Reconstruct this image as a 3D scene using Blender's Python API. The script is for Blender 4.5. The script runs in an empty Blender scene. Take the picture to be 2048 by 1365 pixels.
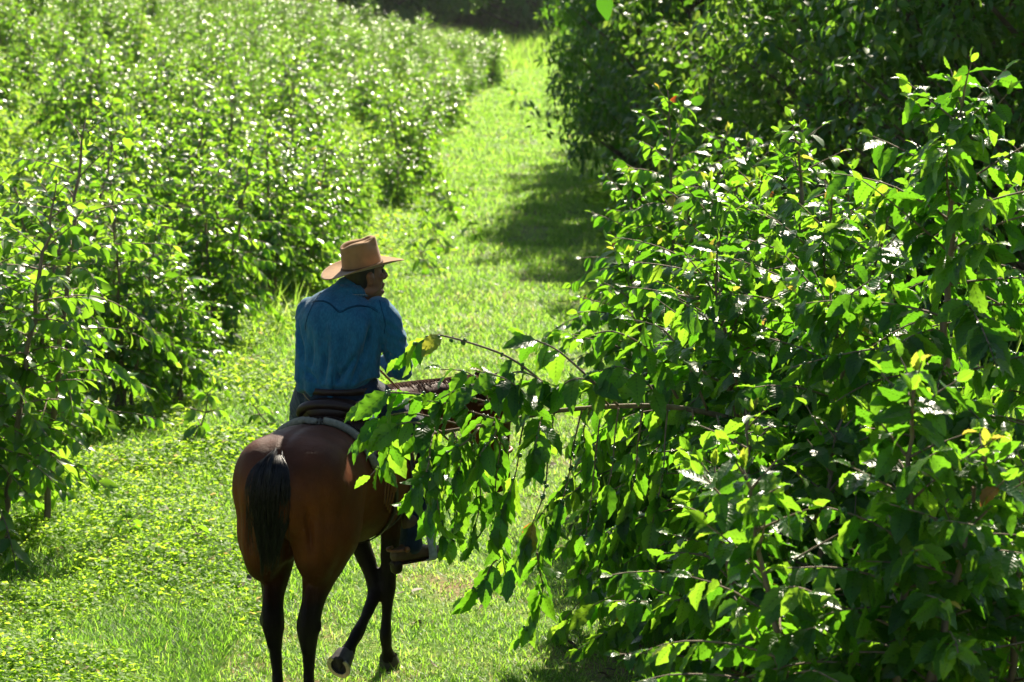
import bpy, math, random
import numpy as np
from mathutils import Vector, Matrix, noise
from mathutils.bvhtree import BVHTree

R = math.radians
scene = bpy.context.scene
C = scene.collection
CAM_H, FPX = 3.5, 4836.0
HORIZON = 5.0

def at(px, py, D):
    """planning aid: photograph pixel and distance -> metres"""
    return np.array([(px - 1024.0) / FPX * D, D, CAM_H - (py - HORIZON) / FPX * D])

# ------------------------------------------------------------------ scene objects
def tag(o, label=None, cat=None, group=None, kind=None):
    if label: o['label'] = label
    if cat: o['category'] = cat
    if group: o['group'] = group
    if kind: o['kind'] = kind
    return o

def empty(name, loc=(0, 0, 0), rz=0.0):
    o = bpy.data.objects.new(name, None)
    C.objects.link(o)
    o.location = loc
    o.rotation_euler = (0, 0, rz)
    o.empty_display_size = 0.2
    return o

def link(name, me, parent=None, mat=None):
    o = bpy.data.objects.new(name, me)
    C.objects.link(o)
    if parent is not None: o.parent = parent
    if mat is not None and not me.materials: me.materials.append(mat)
    return o

def copy_tree(o, loc, rz, sc):
    c = o.copy(); C.objects.link(c)
    c.location = loc; c.rotation_euler = (0, 0, rz); c.scale = sc
    for ch in list(o.children):
        d = ch.copy(); C.objects.link(d); d.parent = c
    return c

# ------------------------------------------------------------------ mesh accumulation
class MB:
    def __init__(s):
        s.v = []; s.f4 = []; s.f3 = []; s.n = 0; s.rnd = []; s.uv4 = []
    def add(s, v, f4=None, f3=None, rnd=None, uv=None):
        v = np.asarray(v, dtype=np.float32).reshape(-1, 3)
        if f4 is not None and len(f4): s.f4.append(np.asarray(f4, dtype=np.int64).reshape(-1, 4) + s.n)
        if f3 is not None and len(f3): s.f3.append(np.asarray(f3, dtype=np.int64).reshape(-1, 3) + s.n)
        s.v.append(v); s.n += len(v)
        s.rnd.append(np.full(len(v), 0.5, np.float32) if rnd is None else np.asarray(rnd, np.float32))
        s.uv4.append(np.zeros((len(v), 2), np.float32) if uv is None else np.asarray(uv, np.float32))
    def mesh(s, name, mat=None, smooth=True):
        me = bpy.data.meshes.new(name)
        if not s.v: return me
        v = np.concatenate(s.v)
        f4 = np.concatenate(s.f4) if s.f4 else np.zeros((0, 4), np.int64)
        f3 = np.concatenate(s.f3) if s.f3 else np.zeros((0, 3), np.int64)
        loops = np.concatenate([f4.ravel(), f3.ravel()]).astype(np.int32)
        me.vertices.add(len(v)); me.vertices.foreach_set('co', v.ravel())
        me.loops.add(len(loops)); me.loops.foreach_set('vertex_index', loops)
        np_ = len(f4) + len(f3)
        me.polygons.add(np_)
        st = np.concatenate([np.arange(len(f4)) * 4, len(f4) * 4 + np.arange(len(f3)) * 3]).astype(np.int32)
        me.polygons.foreach_set('loop_start', st)
        me.update(calc_edges=True)
        me.polygons.foreach_set('use_smooth', np.full(np_, smooth, dtype=bool))
        a = me.attributes.new('rnd', 'FLOAT', 'POINT'); a.data.foreach_set('value', np.concatenate(s.rnd))
        uvl = me.uv_layers.new(name='UVMap')
        uvl.data.foreach_set('uv', np.concatenate(s.uv4)[loops].ravel())
        if mat is not None: me.materials.append(mat)
        return me
    def obj(s, name, mat, parent=None, smooth=True):
        return link(name, s.mesh(name, mat, smooth), parent)

def nrm(a):
    a = np.asarray(a, float)
    return a / np.maximum(np.linalg.norm(a, axis=-1, keepdims=True), 1e-9)

def catmull(P, sub):
    P = np.asarray(P, float); n = len(P); out = []
    for i in range(n - 1):
        p0 = P[max(i - 1, 0)]; p1 = P[i]; p2 = P[i + 1]; p3 = P[min(i + 2, n - 1)]
        for k in range(sub):
            t = k / sub
            out.append(0.5 * ((2 * p1) + (-p0 + p2) * t + (2 * p0 - 5 * p1 + 4 * p2 - p3) * t * t + (-p0 + 3 * p1 - 3 * p2 + p3) * t ** 3))
    out.append(P[-1])
    return np.array(out)

def tube(mb, pts, rad, seg=6, rnd=0.5, cap=True):
    pts = np.asarray(pts, float); n = len(pts)
    rad = np.broadcast_to(np.asarray(rad, float), (n,))
    t = np.gradient(pts, axis=0); t = nrm(t)
    ref = np.array([0, 0, 1.0]) if abs(t[0][2]) < 0.9 else np.array([1.0, 0, 0])
    a = nrm(np.cross(t, ref)); bad = np.linalg.norm(np.cross(t, ref), axis=1) < 0.05
    if bad.any(): a[bad] = nrm(np.cross(t[bad], np.array([0, 1.0, 0.3])))
    b = np.cross(t, a)
    ang = np.arange(seg) / seg * 2 * np.pi
    v = pts[:, None, :] + rad[:, None, None] * (np.cos(ang)[None, :, None] * a[:, None, :] + np.sin(ang)[None, :, None] * b[:, None, :])
    i, j = np.meshgrid(np.arange(n - 1), np.arange(seg), indexing='ij')
    j2 = (j + 1) % seg
    f = np.stack([i * seg + j, i * seg + j2, (i + 1) * seg + j2, (i + 1) * seg + j], -1).reshape(-1, 4)
    V = v.reshape(-1, 3); f3 = []
    if cap:
        V = np.concatenate([V, pts[:1], pts[-1:]])
        k0, k1 = n * seg, n * seg + 1
        f3 = [(k0, (q + 1) % seg, q) for q in range(seg)] + [(k1, (n - 1) * seg + q, (n - 1) * seg + (q + 1) % seg) for q in range(seg)]
    vv = np.repeat(np.linspace(0, 1, n), seg); uu = np.tile(np.arange(seg) / seg, n)
    uv = np.stack([uu, vv], -1)
    if cap: uv = np.concatenate([uv, [[0, 0], [0, 1]]])
    mb.add(V, f, f3, np.full(len(V), rnd), uv)

def loft(mb, secs, side=(1, 0, 0), seg=20, sub=4, power=2.0):
    """secs: (x, y, z, a, b): ring of half-width a along `side` and half-depth b across it; closed with rounded ends"""
    S = catmull(np.array(secs, float), sub)
    P = S[:, :3]; A = np.maximum(S[:, 3], .002); B = np.maximum(S[:, 4], .002)
    T = nrm(np.gradient(P, axis=0))
    # rounded caps
    def capr(p, t, a, b, sgn):
        q = []
        r = min(a, b)
        for k in (0.45, 0.8, 0.97):
            c = math.sqrt(1 - k * k)
            q.append((p + sgn * t * r * k * .9, a * c, b * c))
        return q
    c0 = capr(P[0], T[0], A[0], B[0], -1)[::-1]; c1 = capr(P[-1], T[-1], A[-1], B[-1], 1)
    P = np.array([c[0] for c in c0] + list(P) + [c[0] for c in c1])
    A = np.array([c[1] for c in c0] + list(A) + [c[1] for c in c1])
    B = np.array([c[2] for c in c0] + list(B) + [c[2] for c in c1])
    T = np.array([T[0]] * 3 + list(T) + [T[-1]] * 3)
    s = np.array(side, float)
    U = nrm(s[None, :] - (T @ s)[:, None] * T)
    V = np.cross(T, U)
    ang = np.arange(seg) / seg * 2 * np.pi
    ca, sa = np.cos(ang), np.sin(ang)
    e = 2.0 / power
    ca = np.sign(ca) * np.abs(ca) ** e; sa = np.sign(sa) * np.abs(sa) ** e
    v = P[:, None] + A[:, None, None] * ca[None, :, None] * U[:, None] + B[:, None, None] * sa[None, :, None] * V[:, None]
    n = len(P)
    i, j = np.meshgrid(np.arange(n - 1), np.arange(seg), indexing='ij'); j2 = (j + 1) % seg
    f = np.stack([i * seg + j, i * seg + j2, (i + 1) * seg + j2, (i + 1) * seg + j], -1).reshape(-1, 4)
    W = np.concatenate([v.reshape(-1, 3), P[:1], P[-1:]])
    k0, k1 = n * seg, n * seg + 1
    f3 = [(k0, (q + 1) % seg, q) for q in range(seg)] + [(k1, (n - 1) * seg + q, (n - 1) * seg + (q + 1) % seg) for q in range(seg)]
    vv = np.repeat(np.linspace(0, 1, n), seg); uu = np.tile(np.arange(seg) / seg, n)
    uv = np.concatenate([np.stack([uu, vv], -1), [[0, 0], [0, 1]]])
    mb.add(W, f, f3, None, uv)

def ellipsoid(mb, c, r, seg=14, rings=9, rot=None):
    th = np.linspace(0, np.pi, rings + 2)[1:-1]; ph = np.arange(seg) / seg * 2 * np.pi
    v = np.stack([np.sin(th)[:, None] * np.cos(ph)[None], np.sin(th)[:, None] * np.sin(ph)[None], np.repeat(np.cos(th)[:, None], seg, 1)], -1).reshape(-1, 3)
    v = np.concatenate([v, [[0, 0, 1], [0, 0, -1]]]) * np.array(r)
    if rot is not None: v = v @ np.array(rot).T
    v = v + np.array(c)
    i, j = np.meshgrid(np.arange(rings - 1), np.arange(seg), indexing='ij'); j2 = (j + 1) % seg
    f = np.stack([i * seg + j, (i + 1) * seg + j, (i + 1) * seg + j2, i * seg + j2], -1).reshape(-1, 4)
    k0, k1 = rings * seg, rings * seg + 1
    f3 = [(k0, q, (q + 1) % seg) for q in range(seg)] + [(k1, (rings - 1) * seg + (q + 1) % seg, (rings - 1) * seg + q) for q in range(seg)]
    mb.add(v, f, f3)

def relax(co, me, its, wfn):
    ne = len(me.edges); e = np.zeros(ne * 2, np.int32); me.edges.foreach_get('vertices', e); e = e.reshape(-1, 2)
    deg = np.bincount(e.ravel(), minlength=len(co)).astype(float)[:, None]
    for k in range(its):
        s = np.zeros_like(co)
        for a in range(3):
            s[:, a] = np.bincount(e[:, 0], co[e[:, 1], a], len(co)) + np.bincount(e[:, 1], co[e[:, 0], a], len(co))
        co = co + (s / np.maximum(deg, 1) - co) * .6 * wfn(co)[:, None]
    return co

def organic(name, mb, voxel, smooth=6, mat=None, parent=None, fn=None, relaxed=None):
    """join overlapping lofts into one continuous skin"""
    me = mb.mesh(name + '_raw')
    o = bpy.data.objects.new('raw', me); C.objects.link(o)
    m = o.modifiers.new('r', 'REMESH'); m.mode = 'VOXEL'; m.voxel_size = voxel; m.adaptivity = 0
    if smooth:
        s = o.modifiers.new('s', 'SMOOTH'); s.factor = 0.5; s.iterations = smooth
    dg = bpy.context.evaluated_depsgraph_get()
    nm = bpy.data.meshes.new_from_object(o.evaluated_get(dg), depsgraph=dg)
    bpy.data.objects.remove(o); bpy.data.meshes.remove(me)
    nm.name = name
    n = len(nm.vertices)
    co = np.zeros(n * 3, np.float32); nm.vertices.foreach_get('co', co); co = co.reshape(-1, 3)
    if relaxed is not None:
        co = relax(co.astype(float), nm, *relaxed).astype(np.float32)
        nm.vertices.foreach_set('co', co.ravel()); nm.update()
    if fn is not None:
        no = np.zeros(n * 3, np.float32); nm.vertices.foreach_get('normal', no); no = no.reshape(-1, 3)
        co2 = fn(co.astype(float), no.astype(float)).astype(np.float32)
        nm.vertices.foreach_set('co', co2.ravel())
    nm.polygons.foreach_set('use_smooth', np.ones(len(nm.polygons), dtype=bool))
    nm.update()
    nm.materials.clear()
    if mat: nm.materials.append(mat)
    return link(name, nm, parent)

# ------------------------------------------------------------------ materials
def new_mat(name):
    m = bpy.data.materials.new(name); m.use_nodes = True
    nt = m.node_tree; nt.nodes.clear()
    out = nt.nodes.new('ShaderNodeOutputMaterial')
    return m, nt, out

def N(nt, t, **kw):
    n = nt.nodes.new(t)
    for k, v in kw.items(): setattr(n, k, v)
    return n

def ramp(nt, stops, fac=None):
    r = nt.nodes.new('ShaderNodeValToRGB')
    cr = r.color_ramp
    while len(cr.elements) < len(stops): cr.elements.new(0.5)
    for e, (p, c) in zip(cr.elements, stops):
        e.position = p; e.color = (*c, 1) if len(c) == 3 else c
    if fac is not None: nt.links.new(fac, r.inputs[0])
    return r

def leaf_mat(name, stops, tstops, rough=0.3, trans=0.5, vein=0.0, spec=0.5, nscale=0, wet=0.0):
    """leaf blade: glossy coated top, light passing through"""
    m, nt, out = new_mat(name); L = nt.links
    at_ = N(nt, 'ShaderNodeAttribute', attribute_name='rnd')
    col = ramp(nt, stops, at_.outputs['Fac']); tcol = ramp(nt, tstops, at_.outputs['Fac'])
    p = N(nt, 'ShaderNodeBsdfPrincipled'); t = N(nt, 'ShaderNodeBsdfTranslucent')
    p.inputs['Roughness'].default_value = rough
    p.inputs['Specular IOR Level'].default_value = spec
    c_out, t_out = col.outputs[0], tcol.outputs[0]
    if vein:
        uv = N(nt, 'ShaderNodeUVMap', uv_map='UVMap'); sep = N(nt, 'ShaderNodeSeparateXYZ'); L.new(uv.outputs[0], sep.inputs[0])
        # u in 0..1 across the blade, v along it: midrib + slanted side veins
        a = N(nt, 'ShaderNodeMath', operation='SUBTRACT'); L.new(sep.outputs[0], a.inputs[0]); a.inputs[1].default_value = 0.5
        ab = N(nt, 'ShaderNodeMath', operation='ABSOLUTE'); L.new(a.outputs[0], ab.inputs[0])
        s1 = N(nt, 'ShaderNodeMath', operation='MULTIPLY_ADD'); L.new(ab.outputs[0], s1.inputs[0]); s1.inputs[1].default_value = -0.45; L.new(sep.outputs[1], s1.inputs[2])
        s2 = N(nt, 'ShaderNodeMath', operation='MULTIPLY'); L.new(s1.outputs[0], s2.inputs[0]); s2.inputs[1].default_value = 2 * math.pi * 9
        s3 = N(nt, 'ShaderNodeMath', operation='SINE'); L.new(s2.outputs[0], s3.inputs[0])
        mr = N(nt, 'ShaderNodeMapRange'); L.new(ab.outputs[0], mr.inputs[0]); mr.inputs[1].default_value = 0.0; mr.inputs[2].default_value = 0.06; mr.inputs[3].default_value = -2.0; mr.inputs[4].default_value = 0.0
        h = N(nt, 'ShaderNodeMath', operation='ADD'); L.new(s3.outputs[0], h.inputs[0]); L.new(mr.outputs[0], h.inputs[1])
        bmp = N(nt, 'ShaderNodeBump'); bmp.inputs['Strength'].default_value = vein; bmp.inputs['Distance'].default_value = 0.004
        L.new(h.outputs[0], bmp.inputs['Height']); L.new(bmp.outputs[0], p.inputs['Normal'])
        # veins a little darker when light comes through
        vr = N(nt, 'ShaderNodeMapRange'); L.new(h.outputs[0], vr.inputs[0]); vr.inputs[1].default_value = -1.6; vr.inputs[2].default_value = -0.7; vr.inputs[3].default_value = 0.55; vr.inputs[4].default_value = 1.0
        mx = N(nt, 'ShaderNodeVectorMath', operation='SCALE'); L.new(t_out, mx.inputs[0]); L.new(vr.outputs[0], mx.inputs['Scale'])
        t_out = mx.outputs[0]
    L.new(c_out, p.inputs['Base Color']); L.new(t_out, t.inputs['Color'])
    mix = N(nt, 'ShaderNodeMixShader'); mix.inputs[0].default_value = trans
    L.new(p.outputs[0], mix.inputs[1]); L.new(t.outputs[0], mix.inputs[2])
    L.new(mix.outputs[0], out.inputs[0])
    return m

def simple(name, col, rough=0.6, spec=0.5, noise_scale=0, amount=0.3, bump=0, bscale=None, metal=0, sheen=0, stretch=None, coat=0):
    m, nt, out = new_mat(name); L = nt.links
    p = N(nt, 'ShaderNodeBsdfPrincipled')
    p.inputs['Roughness'].default_value = rough; p.inputs['Specular IOR Level'].default_value = spec; p.inputs['Metallic'].default_value = metal
    p.inputs['Sheen Weight'].default_value = sheen; p.inputs['Coat Weight'].default_value = coat
    p.inputs['Base Color'].default_value = (*col, 1)
    tc = N(nt, 'ShaderNodeTexCoord'); vec = tc.outputs['Object']
    if stretch:
        mp = N(nt, 'ShaderNodeMapping'); L.new(vec, mp.inputs[0]); mp.inputs['Scale'].default_value = stretch; vec = mp.outputs[0]
    if noise_scale:
        nz = N(nt, 'ShaderNodeTexNoise'); nz.inputs['Scale'].default_value = noise_scale; nz.inputs['Detail'].default_value = 5; L.new(vec, nz.inputs[0])
        lo = tuple(c * (1 - amount) for c in col); hi = tuple(min(1, c * (1 + amount)) for c in col)
        r = ramp(nt, [(0.3, lo), (0.7, hi)], nz.outputs[0]); L.new(r.outputs[0], p.inputs['Base Color'])
    if bump:
        nb = N(nt, 'ShaderNodeTexNoise'); nb.inputs['Scale'].default_value = bscale or noise_scale * 3; nb.inputs['Detail'].default_value = 4; L.new(vec, nb.inputs[0])
        b = N(nt, 'ShaderNodeBump'); b.inputs['Strength'].default_value = bump; b.inputs['Distance'].default_value = 0.004
        L.new(nb.outputs[0], b.inputs['Height']); L.new(b.outputs[0], p.inputs['Normal'])
    L.new(p.outputs[0], out.inputs[0])
    return m

G = dict(
    coffee=leaf_mat('coffee_leaf',
        [(0.0, (.014, .042, .006)), (.55, (.027, .078, .010)), (.90, (.050, .115, .015)), (.95, (.16, .16, .02)), (.985, (.16, .09, .02)), (1.0, (.20, .03, .01))],
        [(0.0, (.09, .29, .010)), (.55, (.19, .48, .016)), (.90, (.34, .62, .030)), (.95, (.60, .58, .06)), (.985, (.5, .30, .06)), (1.0, (.6, .10, .02))],
        rough=.30, trans=.50, vein=.2, spec=.36),
    coffee_far=leaf_mat('coffee_leaf_field',
        [(0.0, (.016, .040, .007)), (.6, (.034, .075, .011)), (.95, (.06, .115, .018)), (1.0, (.15, .11, .03))],
        [(0.0, (.13, .34, .012)), (.6, (.27, .56, .022)), (.95, (.45, .72, .05)), (1.0, (.5, .36, .08))],
        rough=.30, trans=.47, vein=0, spec=.6),
    tree=leaf_mat('tree_leaf',
        [(0.0, (.015, .044, .009)), (.6, (.034, .084, .014)), (1.0, (.08, .14, .022))],
        [(0.0, (.07, .24, .012)), (.6, (.14, .36, .018)), (1.0, (.28, .46, .04))],
        rough=.36, trans=.44, vein=0, spec=.4),
    tree_olive=leaf_mat('olive_tree_leaf',
        [(0.0, (.026, .060, .010)), (.6, (.052, .105, .016)), (1.0, (.11, .16, .03))],
        [(0.0, (.09, .26, .015)), (.6, (.18, .38, .025)), (1.0, (.33, .48, .05))],
        rough=.45, trans=.44, vein=0, spec=.3),
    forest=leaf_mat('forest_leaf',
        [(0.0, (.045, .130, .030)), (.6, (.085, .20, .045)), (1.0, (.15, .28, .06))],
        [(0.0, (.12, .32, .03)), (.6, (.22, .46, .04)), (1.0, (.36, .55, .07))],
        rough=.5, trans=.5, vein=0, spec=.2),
    grass=leaf_mat('turf_blade',
        [(0.0, (.05, .12, .014)), (.5, (.09, .19, .022)), (.9, (.15, .25, .04)), (1.0, (.30, .24, .11))],
        [(0.0, (.19, .46, .02)), (.5, (.36, .64, .05)), (.9, (.50, .72, .12)), (1.0, (.56, .46, .20))],
        rough=.5, trans=.55, vein=0, spec=.3),
    herb=leaf_mat('herb_leaf',
        [(0.0, (.075, .15, .012)), (.5, (.13, .24, .018)), (.92, (.18, .30, .03)), (1.0, (.20, .15, .06))],
        [(0.0, (.32, .58, .02)), (.5, (.50, .76, .04)), (.92, (.62, .82, .10)), (1.0, (.5, .38, .14))],
        rough=.55, trans=.56, vein=0, spec=.22),
)
BARK = simple('coffee_bark', (.17, .125, .085), .8, .3, 30, .4, .6, 90, stretch=(1, 1, .25))
BARK_DARK = simple('tree_bark', (.09, .07, .05), .9, .2, 12, .4, .8, 40, stretch=(1, 1, .25))
BERRY = simple('green_coffee_berry', (.035, .12, .018), .3, .5, 40, .35)

# ------------------------------------------------------------------ leaves
def template(rows, cols, wave=0.0, nw=5):
    v = np.linspace(0, 1, rows); u = np.linspace(-1, 1, cols)
    V, U = np.meshgrid(v, u, indexing='ij')
    w = np.sin(np.pi * np.clip(v, 0, 1) ** 0.85) ** 0.8
    w = w * (1 - .25 * np.clip((v - .75) / .25, 0, 1)); w[0] = .05; w[-1] = .015
    i, j = np.meshgrid(np.arange(rows - 1), np.arange(cols - 1), indexing='ij')
    f = np.stack([i * cols + j, i * cols + j + 1, (i + 1) * cols + j + 1, (i + 1) * cols + j], -1).reshape(-1, 4)
    return dict(V=V.ravel(), U=U.ravel(), W=np.repeat(w, cols), f=f, wave=wave, nw=nw, k=rows * cols)
T_HI = template(15, 5, .105, 4.3)
T_MID = template(7, 3, .05, 2.4)
T_LO = template(4, 3, .0)
T_LO['W'] = np.repeat([.12, .95, .75, .03], 3)
T_BLADE = template(3, 2)
T_BLADE['W'] = np.repeat([.8, .75, .04], 2)
T_HERB = template(3, 3)
T_HERB['W'] = np.repeat([.15, 1.0, .06], 3)

def leaves(mb, pos, axis, nor, Ln, wid, bend, rnd, T, fold=.25, rng=None):
    """N blades: each starts at pos, runs along axis, bends down away from nor"""
    n = len(pos)
    if n == 0: return
    pos = np.asarray(pos, float); axis = nrm(axis)
    nor = np.asarray(nor, float)
    nor = nrm(nor - np.sum(nor * axis, -1, keepdims=True) * axis)
    side = np.cross(axis, nor)
    Ln = np.broadcast_to(Ln, (n,))[:, None]; wid = np.broadcast_to(wid, (n,))[:, None]; bend = np.broadcast_to(bend, (n,))[:, None]
    bend = np.where(np.abs(bend) < .02, .02, bend)
    V = T['V'][None]; U = T['U'][None]; W = T['W'][None]
    al = np.sin(bend * V) / bend * Ln
    dn = -(1 - np.cos(bend * V)) / bend * Ln
    ph = (rng.random((n, 2)) * 6.28 if rng is not None else np.zeros((n, 2)))
    phs = np.where(U < 0, ph[:, :1], ph[:, 1:])
    up = fold * np.abs(U) * W * wid + T['wave'] * wid * np.abs(U) ** 2 * np.sin(2 * np.pi * T['nw'] * V + phs) * np.minimum(1, W * 1.5)
    sx = U * W * wid * (1 + T['wave'] * .9 * np.sin(2 * np.pi * T['nw'] * V + phs + 1.3) * np.abs(U))
    P = pos[:, None] + al[..., None] * axis[:, None] + (dn + up)[..., None] * nor[:, None] + sx[..., None] * side[:, None]
    k = T['k']
    f = (T['f'][None] + (np.arange(n) * k)[:, None, None]).reshape(-1, 4)
    uv = np.tile(np.stack([T['U'] * .5 + .5, T['V']], -1), (n, 1))
    mb.add(P.reshape(-1, 3), f, None, np.repeat(np.broadcast_to(rnd, (n,)), k), uv)

class Foliage:
    """collects leaf records, then grows the blades in one go"""
    def __init__(s): s.p = []; s.a = []; s.n = []; s.L = []; s.w = []; s.b = []; s.r = []
    def add(s, p, a, n, L, w, b, r):
        s.p.append(p); s.a.append(a); s.n.append(n); s.L.append(L); s.w.append(w); s.b.append(b); s.r.append(r)
    def grow(s, T, rng, fold=.25):
        mb = MB()
        if s.p: leaves(mb, np.array(s.p), np.array(s.a), np.array(s.n), np.array(s.L), np.array(s.w), np.array(s.b), np.array(s.r), T, fold, rng)
        return mb

UP = np.array([0, 0, 1.0])
def unit(v): return v / max(np.linalg.norm(v), 1e-9)

def twig_leaves(F, rng, pts, start, gap, L0, berries=None, bprob=0.0, tipgrow=True, dens=1.0, width=.23, hang=.35):
    """pairs of leaves along a twig polyline from fraction `start` to its tip"""
    pts = np.asarray(pts, float)
    seg = np.linalg.norm(np.diff(pts, axis=0), axis=1); cum = np.concatenate([[0], np.cumsum(seg)]); tot = cum[-1]
    n = max(2, int(tot / gap))
    roll = rng.random() * 6.28
    for k in range(1, n + 1):
        s = k / n * tot
        i = min(np.searchsorted(cum, s, 'right') - 1, len(seg) - 1)
        f = (s - cum[i]) / max(seg[i], 1e-6)
        p = pts[i] + (pts[i + 1] - pts[i]) * f
        d = unit(pts[i + 1] - pts[i])
        fr = s / tot
        if berries is not None and fr > .2 and fr < .95 and rng.random() < bprob:
            for q in range(rng.integers(2, 7)):
                v = unit(rng.normal(size=3)); berries.append((p + v * .010 + np.array([0, 0, -.003]), .0055 + .003 * rng.random()))
        if fr < start and rng.random() > .10: continue
        if rng.random() > dens: continue
        sd = np.cross(d, UP)
        if np.linalg.norm(sd) < .2: sd = np.array([math.cos(roll + k * 1.57), math.sin(roll + k * 1.57), 0])
        sd = unit(sd)
        tip = (k == n)
        for sg in (-1, 1):
            if rng.random() < .10: continue
            L = L0 * (rng.uniform(.70, 1.15)) * (.55 if tip and tipgrow else (.85 if fr > .85 else 1))
            ax = .55 * d + sg * sd * rng.uniform(.5, .95) + UP * rng.uniform(-.60 - hang * 1.3, .18 - hang * .7)
            if tip: ax = d * 1.0 + sg * sd * .45 + UP * .25
            nn = UP * .8 + rng.normal(size=3) * .48 + sg * sd * .2 + d * .15
            r = rng.random() * .91
            if tip and tipgrow: r = rng.uniform(.62, .90) if rng.random() < .95 else rng.uniform(.93, .97)
            elif rng.random() < .006: r = rng.uniform(.91, 1.0)
            F.add(p, ax, nn, L, L * width * rng.uniform(.85, 1.15), rng.uniform(.2, 1.15), r)

def grow_branch(rng, p, d, length, droop, seg=.06, jit=.10):
    pts = [np.array(p, float)]; d = unit(np.array(d, float))
    n = max(3, int(length / seg))
    for k in range(n):
        d = unit(d + np.array([0, 0, -droop * seg]) + rng.normal(size=3) * jit * .35)
        pts.append(pts[-1] + d * (length / n))
    return np.array(pts)

def berry_mesh(bl, rng):
    mb = MB()
    for p, r in bl: ellipsoid(mb, p, (r, r, r * 1.2), 6, 3)
    return mb

def coffee_plant(seed, H, stems=3, spread=.25, br=.8, L0=.15, gap=.085, lgap=.07, T=T_HI, zstart=.2, mat='coffee', custom=(), bprob=.25,
                 lean=.18, leafless=.42, wood_seg=6, top_open=1.0, dens=1.0, leans=None, heights=None, tip_len=.16, hang=.35):
    """local meshes for one coffee shrub: (wood, foliage, berries)"""
    rng = np.random.default_rng(seed)
    W = MB(); F = Foliage(); B = []
    for s in range(stems):
        a = s / max(1, stems) * 6.28 + rng.uniform(-.5, .5)
        h = H * (1.0 if s == 0 else rng.uniform(.72, .97)) if heights is None else heights[s]
        base = np.array([math.cos(a), math.sin(a), 0]) * (.05 if stems > 1 else 0) + np.array([0, 0, -.08])
        out = np.array([math.cos(a), math.sin(a), 0]) * spread * rng.uniform(.6, 1.2) + rng.normal(size=3) * np.array([lean, lean, 0]) * .5
        if leans is not None: out = np.array([leans[s][0], leans[s][1], 0])
        n = int(h / gap) + 2
        t = np.linspace(0, 1, n)
        P = base + np.stack([out[0] * t ** 1.2, out[1] * t ** 1.2, t * (h + .08)], -1)
        P[1:-1, :2] += rng.normal(size=(n - 2, 2)) * .008
        tube(W, P, np.interp(t, [0, .8, 1], [.024, .012, .004]) * (H / 2.4) ** .5, wood_seg)
        a0 = rng.random() * 6.28
        for k in range(n):
            if t[k] < zstart or k == n - 1: continue
            hi = (t[k] - zstart) / (1 - zstart)
            for sg in (0, 1):
                if rng.random() > dens: continue
                az = a0 + (k % 2) * 1.57 + sg * 3.14 + rng.uniform(-.35, .35)
                ln = br * (min(1.0, (1 - hi) * 1.75 + tip_len)) * rng.uniform(.65, 1.15)
                if ln < .07: ln = .07
                el = R(10 + 45 * hi ** 2 + rng.uniform(-14, 14))
                d = np.array([math.cos(az) * math.cos(el), math.sin(az) * math.cos(el), math.sin(el)])
                pts = grow_branch(rng, P[k], d, ln, 1.5 * rng.uniform(.5, 1.5) * (1.1 - .5 * hi))
                tube(W, pts, np.linspace(.0055, .0022, len(pts)), max(4, wood_seg - 2), cap=False)
                st = leafless * (1 - hi) * rng.uniform(.6, 1.3)
                twig_leaves(F, rng, pts, st, lgap, L0 * (.8 + .2 * (1 - hi)), B, bprob * (1 - hi * .6), hang=hang)
        # leader tip
        twig_leaves(F, rng, P[-3:], 0.2, lgap, L0 * .8)
        F.add(P[-1], UP + rng.normal(size=3) * .3, rng.normal(size=3), L0 * .45, L0 * .1, .2, .915)
        F.add(P[-1], UP + rng.normal(size=3) * .3, rng.normal(size=3), L0 * .45, L0 * .1, .2, .935)
    for c in custom:
        pts = catmull(np.array(c['pts']), 4)
        r0, r1 = c.get('r', (.006, .0025))
        tube(W, pts, np.linspace(r0, r1, len(pts)), 6)
        if c.get('knots'):
            sp = np.linalg.norm(np.diff(pts, axis=0), axis=1).sum(); nk = int(sp / .055)
            for q in range(1, nk):
                p = pts[int(q / nk * (len(pts) - 1))]; ellipsoid(W, p, (.0055, .0055, .0055), 6, 3)
        twig_leaves(F, rng, pts, c.get('start', .3), c.get('gap', .07), c.get('L', L0), B, c.get('b', .4), dens=c.get('dens', 1.0), hang=c.get('hang', .35))
    return W, F.grow(T, rng), berry_mesh(B, rng), 'coffee' if mat is None else mat

def plant_obj(name, meshes, loc, rz=0, sc=1.0):
    W, Fm, Bm, mat = meshes
    root = empty(name, loc, rz); root.scale = (sc, sc, sc)
    W.obj('stem', BARK, root)
    Fm.obj('foliage', G[mat], root)
    if Bm.v: tag(Bm.obj('berries', BERRY, root), kind='stuff')
    return root

# ------------------------------------------------------------------ terrain
def path_c(y): return -0.45 + 0.0165 * y + .25 * np.sin(y * .06) + .000075 * np.maximum(0, y - 30) ** 2
def smooth(e0, e1, x):
    t = np.clip((x - e0) / (e1 - e0), 0, 1); return t * t * (3 - 2 * t)
def terrain(x, y):
    x = np.asarray(x, float); y = np.asarray(y, float)
    d = np.maximum(0, path_c(y) - 2.0 - x)
    z = .205 * (np.sqrt(d * d + 1.0) - 1.0) * smooth(13, 48, y) * (1 - .35 * smooth(25, 60, d))
    e = np.maximum(0, x - path_c(y) - 2.5)
    z = z + .06 * (np.sqrt(e * e + 1) - 1) * smooth(8, 40, y)
    z = z + 1.25 * smooth(131, 143, y)
    z = z + (.035 * np.sin(x * 1.3 + y * .7) * np.sin(y * .9 - x * .4) + .02 * np.sin(x * 3.1) * np.cos(y * 2.3)) * (1 - .6 * smooth(0, 20, -y + 20) * 0)
    return z

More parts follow.
